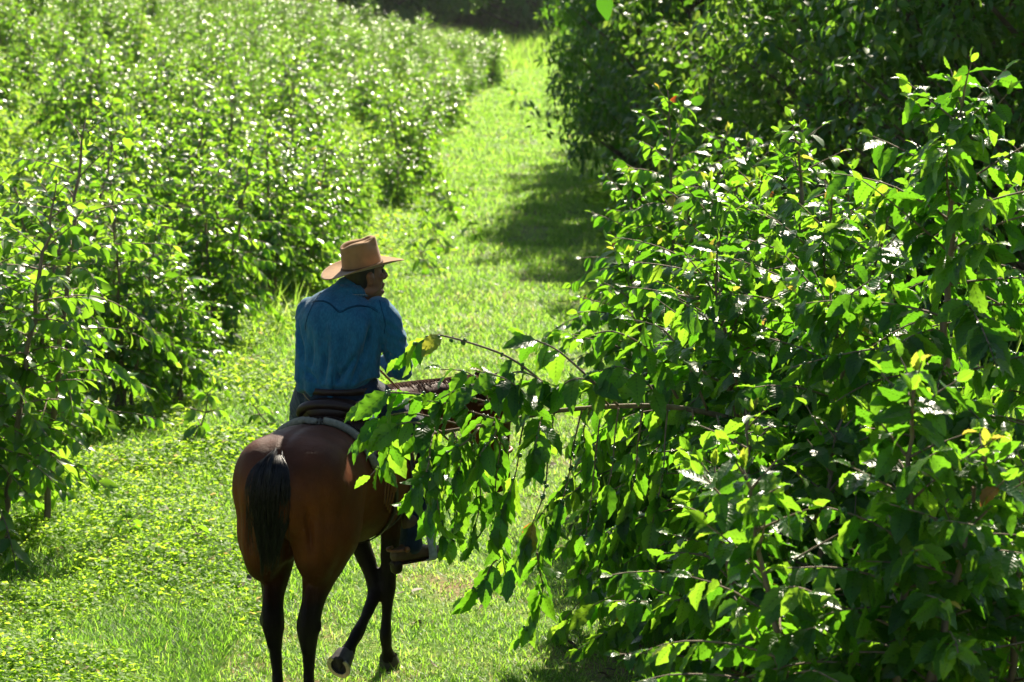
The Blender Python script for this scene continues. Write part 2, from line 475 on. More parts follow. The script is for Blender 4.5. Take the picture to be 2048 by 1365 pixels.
def sheet(name, xs, ys, fn, mat):
    X, Y = np.meshgrid(xs, ys, indexing='ij')
    Z = fn(X, Y)
    v = np.stack([X, Y, Z], -1).reshape(-1, 3)
    nx, ny = len(xs), len(ys)
    i, j = np.meshgrid(np.arange(nx - 1), np.arange(ny - 1), indexing='ij')
    f = np.stack([i * ny + j, (i + 1) * ny + j, (i + 1) * ny + j + 1, i * ny + j + 1], -1).reshape(-1, 4)
    mb = MB(); mb.add(v, f)
    return mb.obj(name, mat)

def ground_mat(name, cols, scale=.8):
    m, nt, out = new_mat(name); L = nt.links
    tc = N(nt, 'ShaderNodeTexCoord')
    n1 = N(nt, 'ShaderNodeTexNoise'); n1.inputs['Scale'].default_value = scale; n1.inputs['Detail'].default_value = 8; n1.inputs['Roughness'].default_value = .65
    n2 = N(nt, 'ShaderNodeTexNoise'); n2.inputs['Scale'].default_value = 26; n2.inputs['Detail'].default_value = 6
    L.new(tc.outputs['Object'], n1.inputs[0]); L.new(tc.outputs['Object'], n2.inputs[0])
    mx = N(nt, 'ShaderNodeMath', operation='MULTIPLY_ADD'); L.new(n2.outputs[0], mx.inputs[0]); mx.inputs[1].default_value = .45; L.new(n1.outputs[0], mx.inputs[2])
    r = ramp(nt, cols, mx.outputs[0])
    p = N(nt, 'ShaderNodeBsdfPrincipled'); p.inputs['Roughness'].default_value = .95; p.inputs['Specular IOR Level'].default_value = .1
    L.new(r.outputs[0], p.inputs['Base Color'])
    b = N(nt, 'ShaderNodeBump'); b.inputs['Strength'].default_value = .8; b.inputs['Distance'].default_value = .03; L.new(n2.outputs[0], b.inputs['Height']); L.new(b.outputs[0], p.inputs['Normal'])
    L.new(p.outputs[0], out.inputs[0])
    return m
M_GROUND = ground_mat('field_soil', [(.45, (.07, .13, .016)), (.62, (.11, .17, .025)), (.75, (.13, .15, .04)), (.9, (.16, .115, .065))])
M_PATH = ground_mat('turf_base', [(.42, (.06, .12, .016)), (.62, (.10, .18, .025)), (.78, (.14, .16, .045)), (.88, (.21, .145, .08))], 1.1)

xs = np.concatenate([np.linspace(-90, -16, 38), np.arange(-15.7, 12, .3), np.linspace(12, 70, 30)])
ys = np.concatenate([np.arange(-12, 60, .35), np.linspace(60, 260, 110)])
tag(sheet('ground', xs, ys, terrain, M_GROUND), kind='structure')
# mown turf track, a sheet just above the ground
def track():
    ysr = np.concatenate([np.arange(4, 60, .35), np.linspace(60, 133, 84)])
    u = np.linspace(-1, 1, 15)
    Yg, U = np.meshgrid(ysr, u, indexing='ij')
    half = 1.75 + .18 * np.sin(Yg * .8 + np.where(U < 0, 0, 2)) + .12 * np.sin(Yg * 2.3)
    X = path_c(Yg) + U * half
    # follow the ground mesh exactly where it is piecewise flat: sample the same grid bilinearly
    gx = np.searchsorted(xs, X) - 1; gy = np.clip(np.searchsorted(ys, Yg) - 1, 0, len(ys) - 2)
    x0, x1, y0, y1 = xs[gx], xs[gx + 1], ys[gy], ys[gy + 1]
    a = (X - x0) / (x1 - x0); b = (Yg - y0) / (y1 - y0)
    Z = (terrain(x0, y0) * (1 - a) * (1 - b) + terrain(x1, y0) * a * (1 - b) + terrain(x0, y1) * (1 - a) * b + terrain(x1, y1) * a * b) + .012
    v = np.stack([X, Yg, Z], -1).reshape(-1, 3); ny, nu = len(ysr), len(u)
    i, j = np.meshgrid(np.arange(ny - 1), np.arange(nu - 1), indexing='ij')
    f = np.stack([i * nu + j, i * nu + j + 1, (i + 1) * nu + j + 1, (i + 1) * nu + j], -1).reshape(-1, 4)
    mb = MB(); mb.add(v, f)
    return mb.obj('path', M_PATH)
tag(track(), kind='structure')

# ------------------------------------------------------------------ turf, herbs
def in_view(x, y, m=1.4):
    return np.abs(x) < (1024 * m + 60) / FPX * y + .3

def scatter(rng, n, y0, y1, xa, xb, power=1.0):
    """points denser towards the camera between distances y0..y1, inside xa(y)..xb(y)"""
    t = rng.random(n)
    y = (y0 ** (1 - power) + t * (y1 ** (1 - power) - y0 ** (1 - power))) ** (1 / (1 - power)) if power != 1 else y0 * (y1 / y0) ** t
    a, b = xa(y), xb(y)
    x = a + rng.random(n) * (b - a)
    k = in_view(x, y)
    return x[k], y[k]

def patch(x, y, s, seed=0.0):
    return np.array([noise.noise((px * s + seed, py * s, seed)) for px, py in zip(x, y)]) if len(x) else np.zeros(0)

rng = np.random.default_rng(5)
def grass_obj():
    mb = MB()
    # track turf: short blades in small tufts
    x, y = scatter(rng, 190000, 8.4, 134, lambda y: path_c(y) - 2.1, lambda y: path_c(y) + 2.0, 1.5)
    pn = patch(x, y, 1.2, 3.1)
    keep = rng.random(len(x)) < np.clip(.85 + pn * 1.9, np.where(y < 25, .45, .10), 1) * (1 - .9 * np.exp(-((x - path_c(y) - 1.25) / .55) ** 2 - ((y - 28.5) / 4.5) ** 2)) * (1 - .7 * np.exp(-((x - path_c(y) + .2) / .25) ** 2) * smooth(22, 30, y) * (pn < .05))
    x, y, pn = x[keep], y[keep], pn[keep]
    def blades(x, y, h, w, lean, rn):
        n = len(x)
        az = rng.random(n) * 6.28
        ax = np.stack([np.cos(az) * lean, np.sin(az) * lean, np.ones(n)], -1)
        a2 = az + 1.57 * rng.choice([0, 0, 1, -1], n)
        nor = np.stack([-np.cos(az), -np.sin(az), lean], -1)
        z = terrain(x, y)
        leaves(mb, np.stack([x, y, z + .008], -1), ax, nor, h, w, rng.uniform(.1, 1.1, n), rn, T_BLADE, 0, rng)
    k = 3
    X = np.repeat(x, k) + rng.normal(size=len(x) * k) * np.repeat(.010 + .0012 * y, k)
    Y = np.repeat(y, k) + rng.normal(size=len(x) * k) * np.repeat(.010 + .0012 * y, k)
    lod = np.repeat(np.clip(y / 13, 1, 6), k)
    n = len(X)
    rn = np.clip(.45 + np.repeat(pn, k) * -.35 + rng.normal(size=n) * .22, 0, .90)
    rn[rng.random(n) < .03] = .98
    blades(X, Y, rng.uniform(.035, .085, n) * lod ** .55, rng.uniform(.0022, .0042, n) * lod, rng.uniform(.25, 1.6, n), rn)
    # longer, thinner grass mixed into the field edge on the left
    x, y = scatter(rng, 150000, 8.6, 60, lambda y: np.minimum(-(1024 * 1.4) / FPX * y, path_c(y) - 3), lambda y: path_c(y) - 1.5, 1.6)
    pn = patch(x, y, .9, 9.2)
    kp = rng.random(len(x)) < np.clip(.6 - pn * 1.8, .12, 1); x, y, pn = x[kp], y[kp], pn[kp]
    k = 3
    X = np.repeat(x, k) + rng.normal(size=len(x) * k) * .014; Y = np.repeat(y, k) + rng.normal(size=len(x) * k) * .014
    lod = np.repeat(np.clip(y / 13, 1, 6), k); n = len(X)
    rn = np.clip(.45 + np.repeat(pn, k) * .5 + rng.normal(size=n) * .2, 0, .9); rn[rng.random(n) < .03] = .98
    blades(X, Y, rng.uniform(.05, .13, n) * lod ** .5, rng.uniform(.002, .004, n) * lod, rng.uniform(.3, 1.6, n), rn)
    return tag(mb.obj('grass', G['grass']), kind='stuff', label='short sunlit yellow green turf growing over the riding track', cat='grass')
grass_obj()

def herb_leaves(mb, x, y, h, size, rn, per=4, spread=.6):
    """little rosettes/trifoliate sprigs at height h"""
    n = len(x)
    X = np.repeat(x, per); Y = np.repeat(y, per); S = np.repeat(size, per)
    az = rng.random(n * per) * 6.28
    Hh = np.repeat(h, per) * rng.uniform(.35, 1.0, n * per)
    off = S * spread * rng.random(n * per)
    P = np.stack([X + np.cos(az) * off, Y + np.sin(az) * off, terrain(X, Y) + Hh], -1)
    ax = np.stack([np.cos(az), np.sin(az), rng.uniform(-.5, .6, n * per)], -1)
    nor = np.stack([rng.normal(size=n * per) * .42, rng.normal(size=n * per) * .42, np.ones(n * per)], -1)
    leaves(mb, P, ax, nor, S * rng.uniform(.7, 1.25, n * per), S * rng.uniform(.26, .42, n * per), rng.uniform(.1, 1.0, n * per), np.repeat(rn, per), T_HERB, .15, rng)

def ground_cover():
    mb = MB()
    # left field floor, near and far
    x, y = scatter(rng, 300000, 8.6, 125, lambda y: np.minimum(-(1024 * 1.4) / FPX * y, path_c(y) - 3), lambda y: path_c(y) - 1.0, 1.7)
    d = path_c(y) - 1.45 - x
    pn = patch(x, y, .9, 9.2)
    keep = rng.random(len(x)) < np.clip(.3 + d * 1.3, 0, 1) * np.clip(.72 + pn * 2.4, .06, 1)
    x, y, pn = x[keep], y[keep], pn[keep]
    lod = np.clip(y / 14, 1, 5)
    rn = np.clip(.42 - pn * .5 + rng.normal(size=len(x)) * .2, 0, .9)
    rn[rng.random(len(x)) < .02] = 1.0
    d = path_c(y) - 1.45 - x
    h = rng.uniform(.015, .13, len(x)) * np.clip(.35 + d * .5, .35, 2.2) * (1 + pn * .9)
    herb_leaves(mb, x, y, h, rng.uniform(.018, .042, len(x)) * lod ** .85, rn, 5, .8)
    # right verge under the coffee
    x, y = scatter(rng, 26000, 8.0, 46, lambda y: path_c(y) + 1.0, lambda y: path_c(y) + 7, 1.6)
    lod = np.clip(y / 14, 1, 5)
    rn = np.clip(.35 + rng.normal(size=len(x)) * .25, 0, .9)
    herb_leaves(mb, x, y, rng.uniform(.02, .22, len(x)), rng.uniform(.03, .07, len(x)) * lod ** .8, rn)
    return tag(mb.obj('ground_cover', G['herb']), kind='stuff', label='low broad leaved weeds covering the field floor beside the track', cat='weeds')
ground_cover()

def tall_grass():
    mb = MB()
    rngt = np.random.default_rng(77)
    def clump(xc, yc, n, sx, sy, h, w, r0):
        x = xc + rngt.normal(size=n) * sx; y = yc + rngt.normal(size=n) * sy
        az = rngt.random(n) * 6.28; lean = rngt.uniform(.1, .5, n)
        ax = np.stack([np.cos(az) * lean, np.sin(az) * lean, np.ones(n)], -1)
        nor = np.stack([-np.cos(az), -np.sin(az), lean], -1)
        leaves(mb, np.stack([x, y, terrain(x, y) - .02], -1), ax, nor, h * rngt.uniform(.6, 1.2, n), w * rngt.uniform(.7, 1.3, n), rngt.uniform(.3, 1.3, n), np.clip(r0 + rngt.normal(size=n) * .2, 0, .95), T_BLADE, 0, rngt)
    for px in range(620, 1180, 16):            # bank closing the far end of the track
        D = 116 + (px - 620) / 560 * 26 + rngt.uniform(-5, 5)
        p = at(px, 0, D); clump(p[0], p[1], 230, 1.2, 3.0, 1.0, .022, .6)
    for k in range(60):                        # sparse rank grass among the field shrubs
        y = rngt.uniform(24, 105); x = path_c(y) - 2.2 - rngt.random() * (y * .2)
        clump(x, y, 60, .35, .5, .55, .008 * (y / 30), .65)
    for (px, D) in ((2035, 13.2), (1985, 14.0), (2060, 12.4), (1930, 14.8), (2090, 13.6)):     # light cane grass behind the right shrubs
        p = at(px, 0, D); clump(p[0], p[1], 130, .22, .3, 1.7, .011, .7)
    return tag(mb.obj('tall_grass', G['grass']), kind='stuff', label='rank tall grass on the bank and between the field shrubs', cat='grass')
tall_grass()

# dry fallen leaves on the turf
def litter():
    mb = MB(); r2 = np.random.default_rng(8)
    x, y = scatter(r2, 170, 11, 60, lambda y: path_c(y) - 3.4, lambda y: path_c(y) + 1.9, 1.4)
    n = len(x); az = r2.random(n) * 6.28
    ax = np.stack([np.cos(az), np.sin(az), r2.uniform(-.1, .3, n)], -1); nor = np.stack([r2.normal(size=n) * .3, r2.normal(size=n) * .3, np.ones(n)], -1)
    s = r2.uniform(.05, .10, n)
    leaves(mb, np.stack([x, y, terrain(x, y) + .04], -1), ax, nor, s, s * .3, r2.uniform(-1.2, 1.2, n), r2.random(n), T_MID, .3, r2)
    return tag(mb.obj('fallen_leaves', M_DRY), kind='stuff', label='dry curled brown leaves lying on the turf', cat='fallen leaves')
M_DRY = simple('dry_leaf', (.085, .055, .025), .6, .4, 12, .5)
litter()
#@@VEG
#@@HORSE
#@@CAM
# ------------------------------------------------------------------ coffee field on the left
def gz(x, y): return float(terrain(x, y))
FIELD = 'coffee shrubs in the sunlit field'
vs = [coffee_plant(100 + k, 2.0, stems=4, spread=.34, br=.66, L0=.135, gap=.085, lgap=.058, T=T_MID, mat='coffee_far', bprob=0, zstart=.23, leafless=.25, wood_seg=5, hang=.12) for k in range(4)]
lo = [coffee_plant(140 + k, 2.0, stems=4, spread=.36, br=.66, L0=.15, gap=.095, lgap=.070, T=T_LO, mat='coffee_far', bprob=0, zstart=.20, leafless=.15, wood_seg=4, hang=.1) for k in range(4)]
def proto_meshes(m):
    return (m[0].mesh('stem', BARK), m[1].mesh('foliage', G[m[3]]))
VS = [proto_meshes(m) for m in vs]; LO = [proto_meshes(m) for m in lo]
def shrub(kind, x, y, rz, sc, label, group=FIELD):
    r = tag(empty('coffee_shrub', (x, y, gz(x, y)), rz), label, 'coffee shrub', group)
    r.scale = (sc, sc, sc * random.uniform(.92, 1.08))
    link('stem', kind[0], r); link('foliage', kind[1], r)
    return r
random.seed(3)
# the ones nearest the track and the camera, each with its own look
front = [
    (-40, 15.2, 1.22, 'large leaved coffee shrub cut by the near edge of the field'),
    (235, 20.2, 1.0, 'coffee shrub with a dark bare foot, first one behind the pale leaning coffee stem'),
    (345, 20.8, .78, 'short drooping coffee shrub closest to the open weeds beside the rider'),
    (120, 21.5, 1.12, 'dense coffee shrub directly behind the pale leaning coffee stem'),
    (10, 17.6, 1.12, 'shaded coffee shrub tangled behind the large leaved front shrub'),
    (425, 24.6, 1.05, 'upright coffee shrub with a straight dark stem standing beyond the open weeds'),
    (535, 28.0, 1.05, 'coffee shrub at the field corner just behind the hat of the rider'),
    (610, 33.0, 1.05, 'coffee shrub above the hat crown with dry brown litter at its foot'),
    (250, 26.0, 1.12, 'broad coffee shrub in the second row behind the short drooping one'),
]
occ = []
for (px, D, sc, lab) in front:
    p = at(px, 0, D); occ.append((p[0], D))
    shrub(VS[len(occ) % 4], p[0], D, random.uniform(0, 6.28), sc, lab)
n_edge = 0
y = 15.5
cand = []
while y < 106:
    step = 1.72 + y * .005
    x = path_c(y) - 2.75 + random.uniform(-.2, .2)
    first = True
    while x > -(1024 * 1.28) / FPX * y - .9:
        xx, yy = x + random.uniform(-.35, .35), y + random.uniform(-.45, .45)
        if all((xx - a) ** 2 + (yy - b) ** 2 > 1.25 for a, b in occ) and random.random() > .27:
            if not (yy < 27 and xx > path_c(yy) - 3.0):
                cand.append((xx, yy, first)); occ.append((xx, yy))
        x -= step; first = False
    y += step * 1.08
for (x, y, first) in cand:
    z = 'edge' if first else ('near' if y < 34 else ('middle' if y < 66 else 'far'))
    lab = {'edge': 'glossy coffee shrub in the row lining the edge of the grass track',
           'near': 'open coffee shrub standing in bright weeds at the near end of the field',
           'middle': 'bushy coffee shrub halfway up the field with glittering leaves',
           'far': 'small hazy coffee shrub high in the far rows of the field'}[z]
    kind = random.choice(VS if y < 32 else LO)
    shrub(kind, x, y, random.uniform(0, 6.28), random.uniform(.62, 1.15), lab, FIELD)

# tall thin coffee stem leaning right, pale bare lower part
lean = coffee_plant(31, 2.75, stems=1, br=.95, L0=.13, gap=.13, lgap=.07, T=T_MID, mat='coffee_far', bprob=0, zstart=.30, leafless=.55, leans=[(.32, .1)], dens=.8)
p = at(70, 0, 15.6)
tag(plant_obj('coffee_tree', lean, (p[0], 15.6, gz(p[0], 15.6))), 'thin coffee tree with a pale bare leaning stem at the near field edge', 'coffee tree')
# low seedlings and broad weeds in front of the field
sd = coffee_plant(55, .42, stems=1, br=.16, L0=.17, gap=.07, lgap=.07, T=T_MID, mat='coffee_far', bprob=0, zstart=.25, leafless=.1)
SD = proto_meshes(sd)
for (px, D, sc, lab) in [(265, 15.4, .55, 'little coffee seedling alone among pale weeds'), (410, 15.2, .6, 'coffee seedling in the weeds beside the tail of the horse'),
                         (365, 18.6, 1.15, 'coffee seedling under the short drooping shrub'), (545, 19.5, .8, 'coffee seedling beside the left thigh of the rider'),
                         (40, 12.6, .45, 'tiny coffee seedling at the near edge of the weeds'),
                         (905, 40.5, 1.2, 'young coffee plant growing on the open grass track'), (1055, 78, 2.2, 'small bushy plant alone in the far part of the track')]:
    p = at(px, 0, D)
    r = tag(empty('coffee_seedling', (p[0], D, gz(p[0], D)), random.uniform(0, 6)), lab, 'seedling', 'coffee seedlings'); r.scale = (sc,) * 3
    link('stem', SD[0], r); link('foliage', SD[1], r)

for (px, D) in [(840, 46), (868, 43), (890, 41.5), (925, 38), (880, 36.5), (955, 35), (905, 33.5), (830, 39), (862, 49), (935, 44), (870, 31)]:
    p = at(px + random.uniform(-8, 8), 0, D)
    r = tag(empty('coffee_seedling', (p[0], D, gz(p[0], D)), random.uniform(0, 6)), 'low leafy seedling scattered on the open turf edge above the hat', 'seedling', 'seedlings on the turf edge'); r.scale = (random.uniform(.7, 1.3),) * 3
    link('stem', SD[0], r); link('foliage', SD[1], r)

# ------------------------------------------------------------------ coffee on the right, near
GR = 'coffee bushes on the right of the track'
def near(name, px, D, meshes, label, rz=0.0):
    p = at(px, 0, D)
    o = plant_obj(name, meshes, (p[0], D, gz(p[0], D)), rz)
    return tag(o, label, 'coffee bush', GR)

# A: tall shoot at the right
near('coffee_bush', 1845, 9.3, coffee_plant(201, 3.16, stems=2, br=.66, L0=.175, gap=.062, lgap=.046, zstart=.36, leafless=.30, bprob=.5, tip_len=.34,
     leans=[(.10, .05), (-.25, .35)], heights=[3.12, 2.3], dens=.92), 'tallest coffee bush, its single leafy shoot rising into the dark trees')
# B: low front mass
near('coffee_bush', 1760, 7.75, coffee_plant(202, 2.28, stems=3, br=.62, L0=.165, gap=.070, lgap=.046, zstart=.22, leafless=.35, bprob=.2,
     leans=[(.10, .12), (-.38, .05), (.42, .1)], heights=[2.30, 1.98, 2.05]), 'nearest coffee bush with yellowish new tips, filling the near corner')
near('coffee_bush', 1545, 8.9, coffee_plant(207, 1.9, stems=3, br=.62, L0=.150, gap=.070, lgap=.046, zstart=.18, leafless=.4, bprob=.3,
     leans=[(-.25, .0), (.3, .1), (.0, .35)], heights=[1.75, 1.9, 1.9]), 'low coffee bush with drooping twigs in front of the bush that reaches across the horse')
# D: mid bush left of it, further up the track
near('coffee_bush', 1350, 16.5, coffee_plant(204, 2.86, stems=4, br=.85, L0=.15, gap=.10, lgap=.052, T=T_MID, zstart=.15, leafless=.25, bprob=.1,
     spread=.45, leans=[(-.1, .1), (.5, .0), (-.25, .3), (.4, .4)], heights=[2.9, 2.55, 2.3, 2.6]), 'coffee bush with a glittering rounded top, furthest up the track')
near('coffee_bush', 1400, 13.2, coffee_plant(205, 2.6, stems=4, br=.9, L0=.145, gap=.075, lgap=.05, T=T_MID, zstart=.15, leafless=.25, bprob=.15,
     leans=[(-.1, .1), (.55, .0), (-.35, -.1), (.35, .4)], heights=[2.42, 2.6, 2.1, 2.5]), 'coffee bush overhanging the track edge between the branch and the rounded bush')
near('coffee_bush', 1590, 12.4, coffee_plant(206, 2.8, stems=4, br=.85, L0=.145, gap=.075, lgap=.05, T=T_MID, zstart=.15, leafless=.25, bprob=.15,
     leans=[(.0, .1), (.5, .0), (-.4, -.1), (.35, .4)], heights=[2.80, 2.45, 2.55, 2.5]), 'coffee bush with reddish young tips in front of the dark trees')
near('coffee_bush', 2065, 9.9, coffee_plant(208, 2.9, stems=2, br=.7, L0=.16, gap=.10, lgap=.05, zstart=.35, leafless=.5, bprob=.5,
     leans=[(.0, .0), (.35, .3)], heights=[2.9, 2.5]), 'coffee bush cut by the photo edge, standing beyond the tallest bush')
near('coffee_bush', 1990, 8.2, coffee_plant(209, 1.95, stems=2, br=.65, L0=.165, gap=.070, lgap=.046, zstart=.15, leafless=.35, bprob=.2,
     leans=[(.1, .0), (-.15, .25)], heights=[1.95, 1.8]), 'coffee bush with bright sunlit leaves under the light cane grass')

# C: the bush whose long limb reaches across the horse
cx, cy = at(1600, 0, 10.75)[0], 10.75
cz = gz(cx, cy)
o_ = np.array([cx, cy, cz])
def W3(lst): return [at(a, b, c) - o_ for a, b, c in lst]
cust = [
    dict(pts=W3([(1605, 960, 10.75), (1570, 880, 10.6), (1480, 845, 10.5), (1380, 822, 10.4), (1280, 815, 10.35), (1120, 825, 10.3), (1000, 850, 10.3), (900, 866, 10.3), (815, 880, 10.35)]), r=(.017, .006), start=.86, L=.15, b=.1),
    # upper twigs
    dict(pts=W3([(1360, 800, 10.4), (1310, 715, 10.35), (1270, 680, 10.3), (1225, 663, 10.3), (1190, 668, 10.3)]), r=(.007, .003), start=.35, gap=.052, L=.17, b=.3, knots=1),
    dict(pts=W3([(1240, 815, 10.3), (1150, 730, 10.2), (1105, 695, 10.2), (1050, 674, 10.2)]), r=(.006, .003), start=.62, gap=.052, L=.20, b=.3, knots=1),
    dict(pts=W3([(1130, 805, 10.3), (1060, 745, 10.2), (1010, 712, 10.2), (945, 688, 10.2), (890, 673, 10.2), (868, 672, 10.2), (830, 690, 10.2), (800, 720, 10.25)]), r=(.006, .003), start=.70, gap=.052, L=.16, b=.5, knots=1),
    dict(pts=W3([(1060, 838, 10.3), (985, 812, 10.25), (930, 797, 10.2), (880, 795, 10.2), (820, 790, 10.2), (760, 790, 10.25), (715, 820, 10.3)]), r=(.006, .003), start=.35, L=.17, b=.8, gap=.052, knots=1),
    dict(pts=W3([(1010, 848, 10.3), (950, 830, 10.2), (900, 812, 10.15), (850, 805, 10.15)]), r=(.005, .003), start=.15, gap=.052, L=.16, b=.9),
    dict(pts=W3([(930, 858, 10.3), (860, 838, 10.25), (800, 830, 10.25), (745, 850, 10.3), (715, 890, 10.35)]), r=(.005, .003), start=.25, gap=.052, L=.17, b=.5),
    dict(pts=W3([(880, 868, 10.3), (830, 850, 10.2), (790, 855, 10.2), (755, 880, 10.25)]), r=(.005, .003), start=.3, gap=.052, L=.17, b=.4),
    dict(pts=W3([(980, 815, 10.25), (960, 770, 10.2), (930, 745, 10.2), (880, 740, 10.2)]), r=(.004, .0025), start=.2, gap=.052, L=.18, b=.3),
    dict(pts=W3([(1120, 825, 10.3), (1090, 770, 10.2), (1040, 745, 10.15), (1000, 760, 10.15)]), r=(.005, .003), start=.3, gap=.052, L=.17, b=.3),
    dict(pts=W3([(1220, 815, 10.3), (1190, 770, 10.2), (1150, 760, 10.15), (1110, 785, 10.15)]), r=(.005, .003), start=.2, gap=.052, L=.18, b=.3),
    dict(pts=W3([(1330, 815, 10.35), (1290, 760, 10.25), (1240, 735, 10.2), (1200, 745, 10.2)]), r=(.005, .003), start=.2, gap=.052, L=.17, b=.3),
    dict(pts=W3([(1420, 825, 10.4), (1380, 730, 10.3), (1330, 660, 10.25), (1270, 640, 10.2)]), r=(.006, .003), start=.2, gap=.052, L=.17, b=.3),
    dict(pts=W3([(1060, 838, 10.3), (1020, 790, 10.15), (970, 770, 10.1), (920, 780, 10.1), (880, 800, 10.1)]), r=(.005, .003), start=.15, gap=.05, L=.16, b=.5),
    dict(pts=W3([(1000, 850, 10.3), (985, 880, 10.15), (960, 915, 10.1), (940, 965, 10.1)]), r=(.005, .003), start=.05, gap=.05, L=.16, b=.6),
    dict(pts=W3([(960, 858, 10.3), (930, 890, 10.15), (890, 915, 10.1), (870, 960, 10.1)]), r=(.005, .003), start=.05, gap=.05, L=.16, b=.6),
    dict(pts=W3([(1080, 832, 10.3), (1050, 790, 10.15), (1010, 760, 10.1), (965, 745, 10.1)]), r=(.005, .003), start=.2, gap=.05, L=.16, b=.4),
    dict(pts=W3([(1500, 850, 10.5), (1470, 740, 10.4), (1430, 650, 10.35), (1360, 600, 10.3)]), r=(.007, .003), start=.2, gap=.052, L=.17, b=.3),
]
# hanging twigs, bare and knotted above, berries and leaves towards the tips
for (x0, y0, x1, y1, x2, y2, st) in [(870, 870, 880, 960, 850, 1060, .1), (905, 866, 920, 930, 900, 1000, .1), (950, 858, 945, 960, 915, 1050, .35), (1005, 850, 990, 1010, 1010, 1160, .40),
        (1050, 842, 1030, 960, 985, 1090, .45), (1110, 828, 1085, 1010, 1010, 1180, .60), (1165, 826, 1130, 1000, 1075, 1130, .55), (1205, 822, 1185, 1010, 1160, 1190, .7),
        (1240, 820, 1225, 960, 1190, 1080, .6), (1290, 816, 1270, 980, 1215, 1160, .5), (1340, 818, 1330, 960, 1300, 1110, .4), (1390, 824, 1400, 980, 1370, 1160, .35),
        (1440, 835, 1465, 980, 1455, 1140, .35), (1000, 1130, 965, 1180, 925, 1215, .1), (1075, 1120, 1085, 1210, 1040, 1300, .1), (970, 860, 1000, 900, 1010, 960, .1),
        (865, 868, 850, 950, 805, 1010, .1), (840, 876, 870, 1000, 885, 1110, .15), (905, 866, 915, 1010, 895, 1120, .2), (935, 862, 960, 1010, 935, 1110, .25), (790, 850, 770, 920, 735, 960, .1),
        (1090, 830, 1075, 880, 1060, 950, .1), (1180, 826, 1170, 880, 1190, 960, .2)]:
    dd = 10.3 + random.uniform(-.25, .25)
    cust.append(dict(pts=W3([(x0, y0, 10.3), ((x0 + x1) / 2, (y0 + y1) / 2 - 10, (dd + 10.3) / 2), (x1, y1, dd), (x2, y2, dd)]), r=(.0045, .002), start=st, L=.155, b=.55, knots=1, hang=.6, gap=.055))
reach = coffee_plant(203, 2.6, stems=3, br=.9, L0=.165, gap=.070, lgap=.046, zstart=.2, leafless=.35, bprob=.3,
     leans=[(.1, .15), (-.35, .0), (.4, .1)], heights=[2.62, 2.35, 2.45], custom=cust)
C_BUSH = tag(plant_obj('coffee_bush', reach, (cx, cy, cz)), 'coffee bush whose long berry laden branch reaches across the rump and neck of the horse', 'coffee bush', GR)

# ------------------------------------------------------------------ dark trees
def tree_meshes(seed, H, Wd, nclump, per, leafL, T, low=.15, mat='tree', zpow=.9):
    r = np.random.default_rng(seed)
    Wm = MB(); F = Foliage()
    tp = np.array([[0, 0, -.2], [.05, .02, H * .25], [r.normal() * .2, r.normal() * .2, H * .55], [r.normal() * .3, r.normal() * .3, H * .88]])
    tp = catmull(tp, 5); tube(Wm, tp, np.linspace(.17, .03, len(tp)) * H / 6, 9)
    lob = r.normal(size=(5, 3))
    for k in range(nclump):
        z = H * (low + (1 - low) * r.random() ** zpow)
        az = r.random() * 6.28
        prof = math.sin(math.pi * min(1, max(.02, (z / H - low * .5) / (1 - low * .5))) ** .75) ** .55
        rad = Wd * .5 * prof * (r.random() ** .35) * (1 + .28 * math.sin(az * 3 + seed) + .16 * math.sin(az * 5 + z * 1.7 + seed))
        c = np.array([math.cos(az) * rad, math.sin(az) * rad, z])
        i = min(int(z / H * .8 * len(tp)), len(tp) - 1)
        if k % 3 == 0:
            mid = (tp[i] + c) * .5 + np.array([0, 0, -.12 * H * .1])
            tube(Wm, catmull(np.array([tp[i], mid, c]), 3), np.linspace(.035, .008, 7) * H / 6, 5, cap=False)
        cr = r.uniform(.22, .55) * Wd / 4
        out = unit(np.array([math.cos(az), math.sin(az), .5]))
        hue = r.uniform(-.22, .22)
        for q in range(per):
            v = unit(r.normal(size=3)); v[2] = v[2] * .7
            p = c + v * cr * (r.random() ** .4)
            ax = unit(v * .7 + r.normal(size=3) * .6 + np.array([0, 0, -.35]))
            nn = unit(v * .6 + UP * .9 + out * .3 + r.normal(size=3) * .4)
            L = leafL * r.uniform(.6, 1.25)
            F.add(p, ax, nn, L, L * r.uniform(.2, .3), r.uniform(.1, .9), float(np.clip(.5 + hue + r.normal() * .18, 0, 1)))
    return Wm.mesh('trunk', BARK_DARK), F.grow(T, r, .15).mesh('crown', G[mat])
TR = [tree_meshes(300 + k, 6.5, 4.2, 330, 64, .14, T_LO, .02, 'tree_olive' if k == 2 else 'tree') for k in range(4)]
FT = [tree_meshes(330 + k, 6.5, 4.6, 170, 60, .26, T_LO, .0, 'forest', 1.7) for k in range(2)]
GT = 'dark trees on the right of the track'
